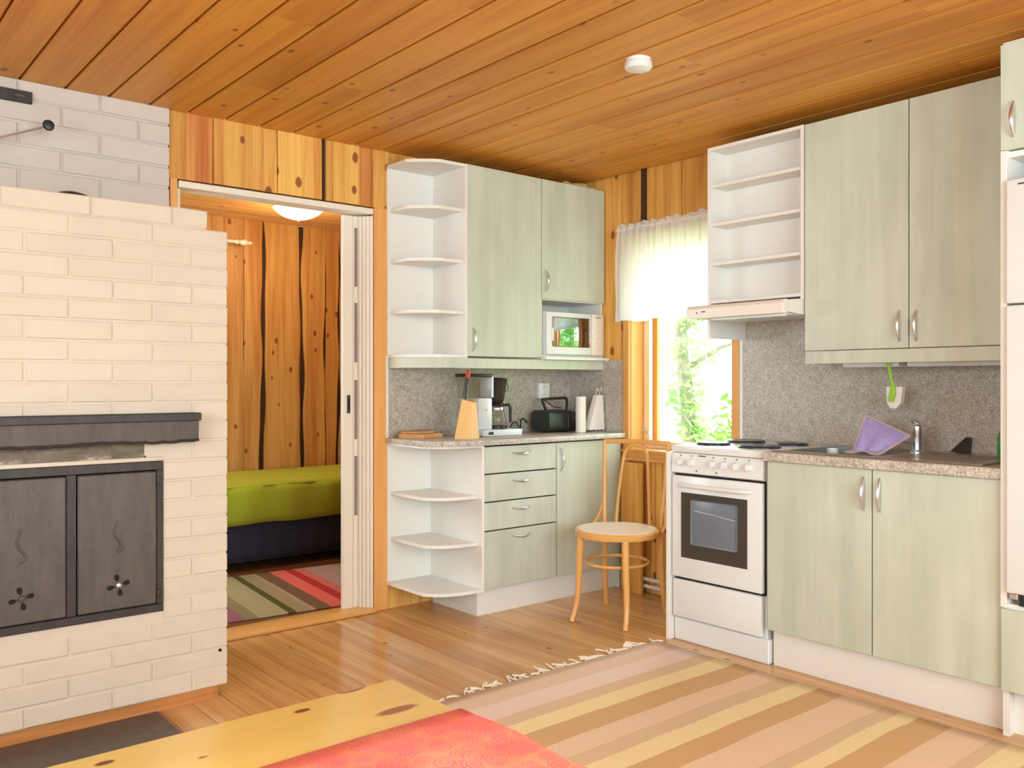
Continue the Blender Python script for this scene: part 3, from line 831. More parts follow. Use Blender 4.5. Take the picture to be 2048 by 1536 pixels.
# pelmet under the upper-left cabinets
def strip(pts, z0, z1, th=.016):
    b = B(); inner = []
    n = len(pts)
    for i, p in enumerate(pts):
        a = Vector(pts[max(0, i - 1)]); c = Vector(pts[min(n - 1, i + 1)]); d = (c - a).normalized()
        inner.append((p[0] - d.y * th, p[1] + d.x * th))
    b.prism([*pts, *inner[::-1]], z0, z1); return b
b = strip([(-1.327, -.01), (-1.327, -.188), (-1.187, -.298), (-.006, -.298)], 1.265, 1.317)
tag(obj('pelmet', b, 'green', smooth=0), 'pale green pelmet strip under the cabinets above the coffee maker', 'pelmet')

# base units left
dc = thing('drawer_cabinet', (-.79, -.23, 0), 'green cabinet of four drawers beside the white corner shelves', 'cabinet')
b = B(); b.box(-1.036, -.534, -.438, 0, .138, .862); obj('carcass', b, 'hole', dc, smooth=0)  # near-black carcass puts the shade between the drawers into its colour
for i, (za, zb) in enumerate(((.727, .862), (.584, .720), (.437, .577), (.140, .430))):
    d = obj('drawer', B().box(-1.034, -.5385, -.460, -.439, za, zb, bev=.0015), 'green', dc, smooth=0)
    hz = zb - (.036 if i < 3 else .033)
    bow_handle(d, (-.848, -.460, hz), (-.738, -.460, hz), (0, -1, -.25))
bc_ = thing('base_cabinet', (-.28, -.23, 0), 'green base cabinet with one door under the toaster', 'cabinet')
b = B(); b.box(-.532, -.034, -.438, 0, .138, .862); obj('carcass', b, 'edge', bc_, smooth=0)
d = obj('door', B().box(-.533, -.036, -.460, -.439, .140, .862, bev=.0015), 'green', bc_, smooth=0)
bow_handle(d, (-.510, -.460, .712), (-.510, -.460, .832), (0, -1, 0))
obj('filler_strip', B().box(-.033, -.018, -.452, 0, .0, .862, bev=.001), 'green', bc_, smooth=0)
b = B(); b.box(-1.048, -.020, -.417, -.400, 0, .138, bev=.001); b.box(-1.048, -1.031, -.400, -.02, 0, .138, bev=.001)
tag(obj('plinth', b, 'white', smooth=0), 'white plinth under the drawer cabinet by the corner', 'plinth')
wt_out = [(-1.334, -.012), (-1.334, -.345), (-1.305, -.40), (-1.24, -.448), (-1.15, -.478), (-1.03, -.492), (-.022, -.492), (-.022, -.012)]
tag(obj('worktop', B().prism(wt_out, .872, .90, bev=.003), 'granite_top', smooth=30), 'speckled granite worktop under the coffee maker with rounded end', 'worktop')
b = B(); b.box(-1.322, -.022, -.012, 0.004, .872, 1.330)
b.box(-.016, .002, -.484, -.012, .872, 1.325)
bs = thing('backsplash', (-.6, 0, .9), 'speckled grey brown splashback behind coffee maker and toaster', 'splashback')
obj('panel', B().box(-1.322, -.010, -.011, .004, .9, 1.330), 'granite', bs, smooth=0)
obj('panel', B().box(-.012, .002, -.484, -.0115, .9, 1.322), 'granite', bs, smooth=0)
obj('edge_strip', B().box(-1.336, -1.322, -.014, .004, .9, 1.330, bev=.001), 'white', bs, smooth=0)

# ------------------------------------------------------------------ microwave
mw = thing('microwave', (-.25, -.17, 1.334), 'white microwave oven in the niche under the short cabinet', 'microwave')
for fx in (-.44, -.08):
    obj('foot', B().lathe([(.014, 0), (.012, .010)], (fx, -.27, 1.334), 12), 'black_plastic', mw)
obj('body', B().box(-.482, -.026, -.300, -.02, 1.345, 1.592, bev=.008, seg=2), 'white_gloss', mw)
dd = obj('door', B().box(-.482, -.128, -.322, -.301, 1.347, 1.590, bev=.009, seg=2), 'white_gloss', mw)
obj('door_window', B().box(-.442, -.150, -.326, -.321, 1.392, 1.560, bev=.006, seg=3), 'mw_glass', dd)
cp = obj('control_panel', B().box(-.125, -.027, -.322, -.301, 1.347, 1.590, bev=.006, seg=2), 'cream_plastic', mw)
obj('badge', B().box(-.095, -.055, -.3235, -.3215, 1.568, 1.572), 'dark_grey', cp)
obj('dial', B().lathe([(.018, -.012), (.02, -.009), (.02, 0)], (-.076, -.322, 1.50), 20, 'y'), 'cream_plastic', cp)
obj('dial', B().lathe([(.018, -.012), (.02, -.009), (.02, 0)], (-.076, -.322, 1.43), 20, 'y'), 'cream_plastic', cp)
obj('open_button', B().box(-.106, -.046, -.326, -.322, 1.358, 1.380, bev=.003), 'cream_plastic', cp)

# ------------------------------------------------------------------ items on the left worktop
Z = .9005
# boards
cb = thing('cutting_board', (-1.2, -.15, Z), 'low stack of two brown wooden boards at the rounded worktop end', 'board')
obj('board', B().prism([(-1.31, -.10), (-1.235, -.215), (-1.10, -.19), (-1.075, -.09), (-1.15, -.03), (-1.28, -.04)], Z, Z + .024, bev=.002), 'dark_box', cb)
obj('board', B().prism([(-1.30, -.10), (-1.25, -.17), (-1.13, -.16), (-1.10, -.09), (-1.16, -.04), (-1.27, -.045)], Z + .0245, Z + .036, bev=.003), 'dark_box', cb)
# knife block
kb = thing('knife_block', (-.97, -.25, Z), 'light wooden knife block left of the coffee maker', 'knife block')
def ring(x0, x1, y0, y1, z, ch): return [(x0, y0 + ch, z), (x0 + ch, y0, z), (x1 - ch * .3, y0, z), (x1, y0 + ch * .3, z), (x1, y1, z), (x0, y1, z)]
b = B(); b.loft([(-1.1270, -.33, Z), (-1.0570, -.385, Z), (-0.9970, -.37, Z), (-0.9920, -.30, Z), (-1.0620, -.25, Z)],
                [(-1.0870, -.34, Z + .205), (-1.0470, -.37, Z + .19), (-1.0070, -.36, Z + .185), (-0.9970, -.31, Z + .20), (-1.0370, -.28, Z + .21)])
obj('block', b, 'beech', kb, smooth=20)
kn = thing('kitchen_knife', (-1.0370, -.25, Z + .2), 'knife with dark handle and orange end standing in the knife block', 'knife')
b = B(); b.tube([(-1.0600, -.325, Z + .185), (-1.0570, -.325, Z + .22), (-1.0470, -.323, Z + .27), (-1.0350, -.320, Z + .318)], [.010, .012, .010, .012], 10, flat=((0, 1, 0), .6))
obj('knife_handle', b, 'black_plastic', kn)
obj('handle_end', B().tube([(-1.0365, -.3205, Z + .312), (-1.0290, -.318, Z + .340), (-1.0260, -.318, Z + .352)], [.0135, .014, .009], 10, flat=((0, 1, 0), .6)), 'red_orange', kn)
# coffee maker
cm = thing('coffee_maker', (-.72, -.2, Z), 'silver drip coffee maker with black filter basket and glass jug', 'coffee maker')
cbx = obj('base', B().box(-.905, -.630, -.285, -.115, Z, Z + .036, bev=.006, seg=2), 'silver', cm)
obj('power_switch', B().box(-.868, -.835, -.2875, -.2845, Z + .010, Z + .024, bev=.001), 'black_plastic', cbx)
obj('base_line', B().box(-.905, -.630, -.283, -.117, Z - .0, Z + .004), 'dark_grey', cbx)
tw = obj('tower', B().box(-.905, -.812, -.245, -.145, Z + .036, Z + .205, bev=.004, seg=2), 'silver', cm)
obj('badge', B().lathe([(.008, -.001), (.008, .001)], (-.852, -.2455, Z + .14), 16, 'y'), 'beech', tw)
obj('water_tank', B().box(-.978, -.810, -.245, -.145, Z + .208, Z + .318, bev=.004, seg=2), 'tank_glass', cm)
obj('tank_rim', B().box(-.816, -.802, -.248, -.142, Z + .208, Z + .325, bev=.003), 'silver', cm)
obj('lid', B().box(-.985, -.812, -.25, -.14, Z + .319, Z + .337, bev=.004, seg=2), 'black_plastic', cm)
obj('filter_basket', B().lathe([(.030, .180), (.036, .188), (.042, .215), (.052, .290), (.058, .305), (.050, .312), (.02, .316)], (-.742, -.2, Z), 28), 'black_plastic', cm)
obj('basket_arm', B().box(-.812, -.74, -.215, -.185, Z + .285, Z + .31, bev=.003), 'black_plastic', cm)
obj('wire_loop', B().tube([(-.69, -.2, Z + .30), (-.672, -.2, Z + .292), (-.662, -.2, Z + .26), (-.672, -.2, Z + .245), (-.705, -.2, Z + .232)], .0022, 6), 'black_plastic', cm)
jug = obj('jug', B().lathe([(.046, .040), (.050, .046), (.052, .085), (.046, .120), (.036, .142), (.038, .160)], (-.742, -.2, Z), 32, capt=False), 'tank_glass', cm)
obj('jug_lid', B().lathe([(.040, .158), (.042, .166), (.035, .178), (.012, .184)], (-.742, -.2, Z), 24), 'black_plastic', jug)
obj('jug_band', B().lathe([(.0365, .134), (.039, .138), (.039, .150), (.0365, .154)], (-.742, -.2, Z), 24), 'chrome', jug)
obj('jug_foot', B().lathe([(.050, .036), (.053, .040), (.053, .050), (.050, .054)], (-.742, -.2, Z), 28), 'black_plastic', jug)
obj('jug_handle', B().tube([(-.708, -.225, Z + .165), (-.692, -.24, Z + .168), (-.684, -.246, Z + .15), (-.684, -.246, Z + .07)], [.008, .008, .009, .007], 8), 'black_plastic', jug)
# power cord
pts = [(-.60, -.12, Z + .012), (-.565, -.10, Z + .03), (-.535, -.085, Z + .055), (-.51, -.08, Z + .062), (-.49, -.085, Z + .04), (-.478, -.09, Z + .012), (-.46, -.07, Z + .03), (-.44, -.05, Z + .07), (-.40, -.03, Z + .075), (-.37, -.025, Z + .05)]
def smooth_pts(p, n=6):
    out = []; p = [Vector(q) for q in p]
    for i in range(len(p) - 1):
        a = p[max(0, i - 1)]; b_ = p[i]; c = p[i + 1]; d = p[min(len(p) - 1, i + 2)]
        for k in range(n):
            t = k / n
            out.append(.5 * ((2 * b_) + (c - a) * t + (2 * a - 5 * b_ + 4 * c - d) * t * t + (3 * b_ - a - 3 * c + d) * t ** 3))
    out.append(p[-1]); return out
tag(obj('power_cord', B().tube(smooth_pts(pts), .004, 8), 'black_plastic'), 'black power cord looping on the worktop between coffee maker and toaster', 'cord')
# toaster
to = thing('toaster', (-.30, -.14, Z), 'black toaster with an upright wire bread rack on top', 'toaster')
def rr(x0, x1, z0, z1, r, n=5):
    out = []
    for (cx, cz, a0) in ((x1 - r, z1 - r, 0), (x0 + r, z1 - r, 90), (x0 + r, z0 + r, 180), (x1 - r, z0 + r, 270)):
        for i in range(n + 1):
            a = math.radians(a0 + 90 * i / n); out.append((cx + r * math.cos(a), cz + r * math.sin(a)))
    return out
obj('body', B().prism(rr(-.230, -.07, Z + .006, Z + .128, .035), -.378, -.19, axis='x'), 'black_green', to, smooth=50)
obj('end_cap', B().prism(rr(-.236, -.064, Z + .002, Z + .120, .03), -.235, -.165, axis='x', bev=.003), 'black_plastic', to, smooth=50)
obj('slot_plate', B().box(-.36, -.23, -.175, -.125, Z + .127, Z + .130, bev=.001), 'hole', to)
obj('lever', B().box(-.169, -.152, -.165, -.135, Z + .075, Z + .088, bev=.003), 'black_plastic', to)
rk = smooth_pts([(-.350, -.17, Z + .125), (-.372, -.17, Z + .165), (-.380, -.17, Z + .188), (-.365, -.17, Z + .193), (-.21, -.17, Z + .198), (-.19, -.17, Z + .192), (-.185, -.17, Z + .165), (-.19, -.17, Z + .12)], 5)
obj('bread_rack', B().tube(rk, .008, 8), 'black_plastic', to)
obj('rack_strut', B().tube([(-.36, -.17, Z + .185), (-.28, -.16, Z + .145), (-.21, -.15, Z + .14)], .003, 6), 'black_plastic', to)
# paper roll and paper towel holder
tag(obj('paper_roll', B().lathe([(.027, 0), (.030, .003), (.030, .205), (.028, .208)], (-.197, -.30, Z), 28), 'white_paper'), 'narrow white paper roll standing right of the toaster', 'paper roll')
th_ = thing('towel_holder', (-.075, -.30, Z), 'white tapered paper stack on a wire stand beside the narrow paper roll', 'holder')
b = B(); b.loft([(-.150, -.325, Z + .012), (-.025, -.325, Z + .012), (-.025, -.275, Z + .012), (-.150, -.275, Z + .012)], [(-.078, -.315, Z + .215), (-.028, -.315, Z + .215), (-.028, -.285, Z + .215), (-.078, -.285, Z + .215)])
obj('paper', b, 'white_paper', th_, smooth=20)
b = B(); b.box(-.152, -.022, -.33, -.27, Z, Z + .004, bev=.001)
obj('wire_base', b, 'chrome', th_)
for hx in (-.072, -.042):
    obj('hook', B().tube([(hx, -.30, Z + .002), (hx, -.30, Z + .238), (hx + .003, -.30, Z + .253), (hx + .010, -.302, Z + .256), (hx + .014, -.303, Z + .238)], .0028, 8), 'chrome', th_)
# outlet
ol = thing('wall_outlet', (-.23, -.012, 1.1), 'white double socket on the splashback above the toaster', 'outlet')
obj('plate', B().box(-.290, -.204, -.042, -.011, 1.094, 1.186, bev=.004, seg=2), 'white_gloss', ol)
for hz in (1.163, 1.117):
    s_ = obj('socket', B().lathe([(.017, -.002), (.019, -.003), (.019, 0)], (-.240, -.042, hz), 20, 'y'), 'cream_plastic', ol)
    for dx in (-.006, .006): obj('pin_hole', B().lathe([(.0022, -.001), (.0022, .001)], (-.240 + dx, -.0445, hz), 8, 'y'), 'hole', s_)

# ------------------------------------------------------------------ window
w1 = thing('window_1', (.1, -.86, .86), 'pine framed kitchen window with double sashes', 'window', kind='structure')
b = B(); D = .20
b.box(0.0, D, WY0 - .004, WY0 + .02, WZ0, WZ1); b.box(0.0, D, WY1 - .02, WY1 + .004, WZ0, WZ1)
b.box(0.0, D, WY1, WY0, WZ0 - .02, WZ0 + .006); b.box(0.0, D, WY1, WY0, WZ1 - .006, WZ1 + .02)
obj('reveal', b, 'window_wood', w1, smooth=0)
b = B()
b.box(-.02, .006, WY0 + .0, WY0 + .045, WZ0 - .04, WZ1 + .04, bev=.003); b.box(-.016, .006, WY1 - .046, WY1 - .0, WZ0 - .10, WZ1 + .04, bev=.003)
b.box(-.02, .006, WY1, WY0, WZ1 + .0, WZ1 + .04, bev=.003); b.box(-.018, .006, WY1, WY0, WZ0 - .04, WZ0 - .0, bev=.003)
obj('casing', b, 'casing', w1, smooth=0)
obj('sill_board', B().box(-.030, .10, WY1 - .02, WY0 + .05, WZ0 - .012, WZ0 + .008, bev=.003), 'window_wood', w1)
obj('apron_ledge', B().box(-.030, .0, WY1 - .04, WY0 + .048, .742, .762, bev=.003), 'casing', w1)
def sash(x0, x1, t, nm, mat):
    b = B()
    b.box(x0, x1, WY0 - t, WY0 - .006, WZ0 + .008, WZ1 - .008, bev=.002); b.box(x0, x1, WY1 + .006, WY1 + .024, WZ0 + .008, WZ1 - .008, bev=.002)
    b.box(x0, x1, WY1 + .024, WY0 - t, WZ0 + .008, WZ0 + .05, bev=.002); b.box(x0, x1, WY1 + .024, WY0 - t, WZ1 - .05, WZ1 - .008, bev=.002)
    s_ = obj(nm, b, mat, w1, smooth=0)
    obj('pane', B().box((x0 + x1) / 2 - .002, (x0 + x1) / 2 + .002, WY1 + .022, WY0 - t + .002, WZ0 + .045, WZ1 - .045), 'glass', s_, smooth=0)
    return s_
M['sash_pale'] = wood('pale_inner_sash', srgb(250, 232, 196), srgb(240, 212, 164), 2, .35, 0, .03, grain=.5)  # inner sash coloured paler than the outer one
s1 = sash(.105, .135, .048, 'inner_sash', 'sash_pale')
s2 = sash(.172, .196, .050, 'outer_sash', 'window_wood')
for (lx, ly, lz) in ((.098, -.520, .912), (.104, -.552, .898)):
    b = B(); b.lathe([(.008, -.004), (.008, .004)], (lx, ly, lz), 12, 'x'); b.tube([(lx - .006, ly, lz), (lx - .014, ly + .02, lz + .002), (lx - .012, ly + .036, lz + .004)], .0045, 8)
    obj('latch', b, 'chrome', s1)

# curtain
ct = thing('curtain', (-.05, -.84, 1.54), 'short sheer white gathered curtain over the kitchen window', 'curtain')
CY0, CY1 = -.462, -1.262
def cur(u, v):
    y = CY0 + (CY1 - CY0) * u
    g = 1 - .35 * v
    fold = .011 * math.sin(u * 46 + 1.2 * math.sin(u * 9)) * (.35 + .65 * v) + .006 * math.sin(u * 97) * g
    zt = 2.072 + .004 * math.sin(u * 60); zb = 1.537 + .006 * math.sin(u * 20)
    spread = 0.012 * math.sin(PI * min(1, v * 1.3)) * (1 if u < .1 else 0) * (1 - u * 10)
    return (-.062 + fold - .015 * v, y + spread, zt + (zb - zt) * v)
b = B(); b.grid(160, 26, cur); obj('sheer_panel', b, 'sheer', ct, smooth=80, recalc=False)
b = B(); b.grid(160, 2, lambda u, v: (lambda p: (p[0] - .0015, p[1], p[2]))(cur(u, .93 + .07 * v))); obj('hem', b, 'sheer', ct, smooth=80, recalc=False)
b = B(); b.grid(200, 3, lambda u, v: (-.064 + .008 * math.sin(u * 90), CY0 + (CY1 - CY0) * u, 2.070 + v * (.022 + .010 * math.sin(u * 44) * math.sin(u * 17 + 1))))
obj('heading_frill', b, 'sheer', ct, smooth=80, recalc=False)
obj('rod', B().tube([(-.055, CY0 + .01, 2.068), (-.055, CY1, 2.068)], .006, 8), 'white_warm', ct)
b = B()
for (cy, cz, a, l) in ((-.735, 1.70, .5, .05), (-.75, 1.685, -.5, .05), (-.742, 1.655, 0, .055), (-.70, 1.672, 2.4, .05), (-.72, 1.72, 1.2, .045), (-.77, 1.73, 2.0, .05)):
    for s_ in (1, -1):
        pts = []
        for i in range(8):
            t = i / 7; rx = t * l; rz = s_ * .011 * math.sin(PI * t)
            pts.append((-.083, cy - (rx * math.cos(a) - rz * math.sin(a)), cz + rx * math.sin(a) + rz * math.cos(a)))
        b.tube(pts, .0016, 5)
obj('embroidered_leaves', b, 'hem', ct)

# pipes under the window and boxing board
pi = thing('heating_pipes', (-.04, -.86, .04), 'pair of white heating pipes along the wall under the window', 'pipes')
for pz in (.045, .085):
    obj('pipe', B().tube([(-.03, -.47, pz), (-.03, -1.28, pz)], .011, 10), 'pipe_white', pi)
tag(obj('leaning_board', B().box(-.066, -.046, -.648, -.495, .0, .735, bev=.002), 'pine_wall'), 'wide pine board over the heating pipes below the window, behind the chair', 'board')

# ------------------------------------------------------------------ bentwood chair
ch = thing('bentwood_chair', (-.52, -.89, 0), 'light bentwood chair with round seat beside the cooker', 'chair')
ch.rotation_euler = (0, 0, math.radians(15))
def cobj(n, b, m, p=ch, **k): return obj(n, b, m, p, local=True, **k)
cobj('seat', B().lathe([(.190, .415), (.207, .418), (.212, .426), (.212, .444), (.206, .452), (.198, .453)], (0, 0, 0), 48), 'chair_wood')
cobj('seat_panel', B().lathe([(.198, .4525), (.196, .455), (.12, .4545), (.01, .454)], (0, 0, 0), 48), 'seat_top')
for s_ in (1, -1):
    cobj('front_leg', B().tube(smooth_pts([(-.145, s_ * .125, .42), (-.150, s_ * .130, .30), (-.152, s_ * .136, .15), (-.168, s_ * .143, .06), (-.192, s_ * .15, 0)], 4), [.018 - .0058 * i / 16 for i in range(17)], 12), 'chair_wood')
    cobj('back_post', B().tube(smooth_pts([(.205, s_ * .175, 0), (.18, s_ * .168, .15), (.168, s_ * .163, .32), (.170, s_ * .165, .46), (.190, s_ * .176, .66), (.212, s_ * .187, .875)], 4), [.0115 + .004 * math.sin(PI * min(1, i / 12)) for i in range(21)], 12), 'chair_wood')
    cobj('hip_brace', B().tube(smooth_pts([(.182, s_ * .174, .565), (.170, s_ * .188, .51), (.145, s_ * .198, .465), (.10, s_ * .200, .438)], 4), .008, 8), 'chair_wood')
cobj('top_rail', B().tube(smooth_pts([(.212, .192, .874), (.226, .10, .877), (.232, 0, .878), (.226, -.10, .877), (.212, -.192, .874)], 4), .0125, 12, flat=((1, 0, 0), .7)), 'chair_wood')
lp_ = [(.172, .098, .45), (.182, .090, .58), (.196, .078, .72), (.205, .070, .79)]
top_ = [(.207 + .004 * math.sin(a), .070 * math.cos(a), .79 + .072 * math.sin(a)) for a in [PI * i / 8 for i in range(1, 8)]]
cobj('back_loop', B().tube(smooth_pts(lp_ + top_ + [(x, -y, z) for x, y, z in lp_[::-1]], 3), .0085, 10), 'chair_wood')
cobj('ring_stretcher', B().tube([(.162 * math.cos(2 * PI * i / 40), .155 * math.sin(2 * PI * i / 40), .285) for i in range(41)], .0085, 10), 'chair_wood')

# ------------------------------------------------------------------ cooker
ck = thing('cooker', (-.30, -1.55, 0), 'white freestanding electric cooker with four black hot plates', 'cooker')
Y0, Y1 = -1.800, -1.306
obj('body', B().box(-.562, -.02, Y0, Y1, .012, .868, bev=.003), 'white_gloss', ck)
obj('base_skirt', B().box(-.575, -.03, Y0 - .014, Y1 + .0, .0, .104, bev=.004), 'white_gloss', ck)
hb_ = obj('hob', B().box(-.590, -.012, Y0 - .004, Y1 + .004, .868, .900, bev=.006, seg=2), 'white_gloss', ck)
for (px, py, r) in ((-.43, -1.42, .073), (-.43, -1.67, .090), (-.18, -1.42, .090), (-.18, -1.67, .073)):
    p = obj('hot_plate', B().lathe([(r + .004, .0), (r + .004, .005), (r, .009), (r * .97, .012), (r * .3, .0115), (r * .28, .010), (.004, .010)], (px, py, .900), 40), 'plate_iron', hb_)
pn = obj('control_panel', B().prism([(-.562, .770), (-.585, .772), (-.597, .778), (-.590, .866), (-.562, .868)], Y0 + .002, Y1 - .002, axis='y') , 'white_gloss', ck)
# prism axis y gives (a,h,b): a=x, b=z
for ky in (-1.361, -1.421, -1.543, -1.605, -1.667, -1.729):
    k = obj('knob', B().lathe([(.013, -.020), (.0155, -.018), (.017, -.006), (.019, 0), (.019, .004)], (-.596, ky, .826), 24, 'x'), 'white_gloss', pn)
    obj('pointer', B().box(-.620, -.610, ky - .0025, ky + .0025, .815, .838, bev=.001), 'cream_plastic', k)
    obj('mark', B().lathe([(.003, -.001), (.003, .001)], (-.5935, ky, .856), 8, 'x'), 'dark_grey', pn)
for ly in (-1.452, -1.562):
    obj('indicator', B().lathe([(.0035, -.002), (.0035, .001)], (-.597, ly, .790), 10, 'x'), 'dark_grey', pn)
obj('badge', B().box(-.5955, -.5925, -1.500, -1.462, .857, .861), 'dark_grey', pn)
M['gap'] = M['hole']
obj('door_gap', B().box(-.57, -.560, Y0 + .004, Y1 - .004, .285, .775), 'gap', ck)  # black plate painted as the shade around the oven door
od = obj('oven_door', B().box(-.596, -.571, Y0 + .006, Y1 - .004, .297, .763, bev=.004, seg=2), 'white_gloss', ck)
gl = obj('oven_glass', B().box(-.599, -.595, -1.723, -1.364, .390, .688, bev=.002), 'oven_glass', od)
obj('inner_window', B().box(-.6004, -.5985, -1.675, -1.425, .455, .660, bev=.008, seg=2), 'oven_inner', gl)
obj('rack_line', B().tube([(-.601, -1.665, .59), (-.601, -1.53, .604), (-.601, -1.44, .61)], .0014, 6), 'silver', gl)
b = B(); hp = smooth_pts([(-.595, -1.355, .722), (-.618, -1.375, .723), (-.628, -1.43, .723), (-.630, -1.545, .723), (-.628, -1.66, .723), (-.618, -1.72, .723), (-.595, -1.74, .722)], 4)
b.tube(hp, .0095, 10); obj('door_handle', b, 'white_gloss', od)
obj('door_catch', B().box(-.599, -.590, -1.56, -1.53, .762, .768, bev=.002), 'dark_grey', od)
obj('storage_drawer', B().box(-.592, -.566, Y0 + .012, Y1 - .004, .112, .285, bev=.005, seg=2), 'white_gloss', ck)
tag(obj('end_panel', B().box(-.610, -.005, -1.303, -1.286, 0, .868, bev=.001), 'white', smooth=0), 'narrow white end panel on the window side of the cooker', 'panel')

# ------------------------------------------------------------------ hood shelf and extractor hood
hs = thing('hood_shelf', (-.15, -1.55, 1.4), 'white open spice shelf above the extractor hood', 'shelf')
obj('side_panel', B().prism([(-.30, 1.404), (0.004, 1.404), (0.004, 2.330), (-.30, 2.330)], -1.302, -1.286, axis='y'), 'white', hs, smooth=0)
obj('side_panel', B().box(-.30, -.0, -1.808, -1.792, 1.56, 2.330), 'white', hs, smooth=0)
obj('back_panel', B().box(-.172, -.160, -1.792, -1.302, 1.56, 2.330), 'white', hs, smooth=0)
for z in (2.314, 2.135, 1.948, 1.756, 1.572):
    full = z in (2.314, 1.572)
    obj('shelf', B().box(-.30 if full else -.292, -.172, -1.792, -1.302, z, z + .016, bev=.001), 'white', hs, smooth=0)
eh = thing('extractor_hood', (-.25, -1.55, 1.49), 'slim white extractor hood above the cooker', 'hood')
obj('body', B().prism([(-.44, 1.500), (-.44, 1.548), (-.30, 1.562), (-.02, 1.562), (-.02, 1.512), (-.30, 1.490)], -1.806, -1.304, axis='y'), 'cream_plastic', eh, smooth=0)
fs = obj('fascia', B().prism([(-.465, 1.490), (-.468, 1.535), (-.455, 1.550), (-.43, 1.552), (-.43, 1.490)], -1.812, -1.290, axis='y', bev=.003), 'cream_plastic', eh, smooth=0)
obj('slider_dot', B().lathe([(.003, -.001), (.003, .001)], (-.468, -1.352, 1.515), 10, 'x'), 'hole', fs)
obj('badge', B().box(-.4685, -.466, -1.400, -1.378, 1.517, 1.522), 'dark_grey', fs)
obj('grease_filter', B().box(-.41, -.10, -1.78, -1.33, 1.488, 1.498, bev=.002), 'silver', eh)
obj('light_lens', B().box(-.425, -.385, -1.78, -1.40, 1.480, 1.492, bev=.004, seg=2), 'white_gloss', eh)

# ------------------------------------------------------------------ right side cabinets
def wall_cab_e(y0, y1, label, hy):
    c = thing('wall_cabinet', (-.15, (y0 + y1) / 2, 1.33), label, 'cabinet')
    b = B(); b.box(-.282, 0, y0, y0 + .016, 1.33, 2.327); b.box(-.282, 0, y1 - .016, y1, 1.33, 2.327); b.box(-.282, 0, y0 + .016, y1 - .016, 2.311, 2.327); b.box(-.282, 0, y0 + .016, y1 - .016, 1.33, 1.346); b.box(-.012, 0, y0 + .016, y1 - .016, 1.346, 2.311)
    obj('carcass', b, 'white', c, smooth=0)
    d = obj('door', B().box(-.300, -.283, y0 + .0015, y1 - .0015, 1.330, 2.327, bev=.0015), 'green', c, smooth=0)
    bow_handle(d, (-.300, hy, 1.357), (-.300, hy, 1.478), (-1, 0, 0))
wall_cab_e(-2.276, -1.812, 'left one of the two tall green wall cabinets above the sink', -2.243)
wall_cab_e(-2.742, -2.278, 'right one of the two tall green wall cabinets above the sink, next to the fridge', -2.311)
tag(obj('pelmet', B().box(-.300, -.284, -2.742, -1.816, 1.272, 1.326, bev=.001), 'green', smooth=0), 'pale green pelmet strip under the wall cabinets above the sink', 'pelmet')
ul = thing('strip_light', (-.15, -2.25, 1.25), 'white fluorescent strip light under the cabinets above the sink', 'light')
obj('housing', B().box(-.19, -.11, -2.18, -1.93, 1.256, 1.328, bev=.004), 'white_gloss', ul)
obj('housing', B().box(-.19, -.11, -2.66, -2.215, 1.256, 1.328, bev=.004), 'white_gloss', ul)
def base_cab_e(y0, y1, label, hy):
    c = thing('base_cabinet', (-.3, (y0 + y1) / 2, 0), label, 'cabinet')
    b = B(); b.box(-.580, -.02, y0, y0 + .016, .156, .860); b.box(-.580, -.02, y1 - .016, y1, .156, .860); b.box(-.580, -.02, y0 + .016, y1 - .016, .156, .172); b.box(-.03, -.02, y0 + .016, y1 - .016, .172, .86)
    b.box(-.580, -.56, y0 + .016, y1 - .016, .83, .86)
    obj('carcass', b, 'edge', c, smooth=0)
    d = obj('door', B().box(-.600, -.582, y0 + .0015, y1 - .0015, .156, .860, bev=.0015), 'green', c, smooth=0)
    bow_handle(d, (-.600, hy, .707), (-.600, hy, .828), (-1, 0, 0))
base_cab_e(-2.280, -1.824, 'green base cabinet under the sink beside the cooker', -2.252)
base_cab_e(-2.744, -2.282, 'green base cabinet under the draining board beside the fridge', -2.316)
b = B().box(-.556, -.54, -3.36, -1.824, 0, .150, bev=.001); tag(obj('plinth', b, 'white', smooth=0), 'white plinth along the floor under the sink cabinets', 'plinth')
wr = thing('worktop', (-.3, -2.28, .862), 'speckled granite worktop around the steel sink', 'worktop')
b = B(); b.box(-.620, -.555, -2.744, -1.812, .862, .900, bev=.004); b.box(-.555, -.012, -1.835, -1.812, .862, .900); b.box(-.555, -.012, -2.744, -2.62, .862, .9); b.box(-.06, -.012, -2.62, -1.835, .862, .9)
b.box(-.555, -.06, -2.62, -2.25, .862, .8985)
obj('slab', b, 'granite_top', wr, smooth=0)
sk = thing('sink', (-.3, -2.2, .9), 'stainless steel sink with a draining board', 'sink')
b = B()
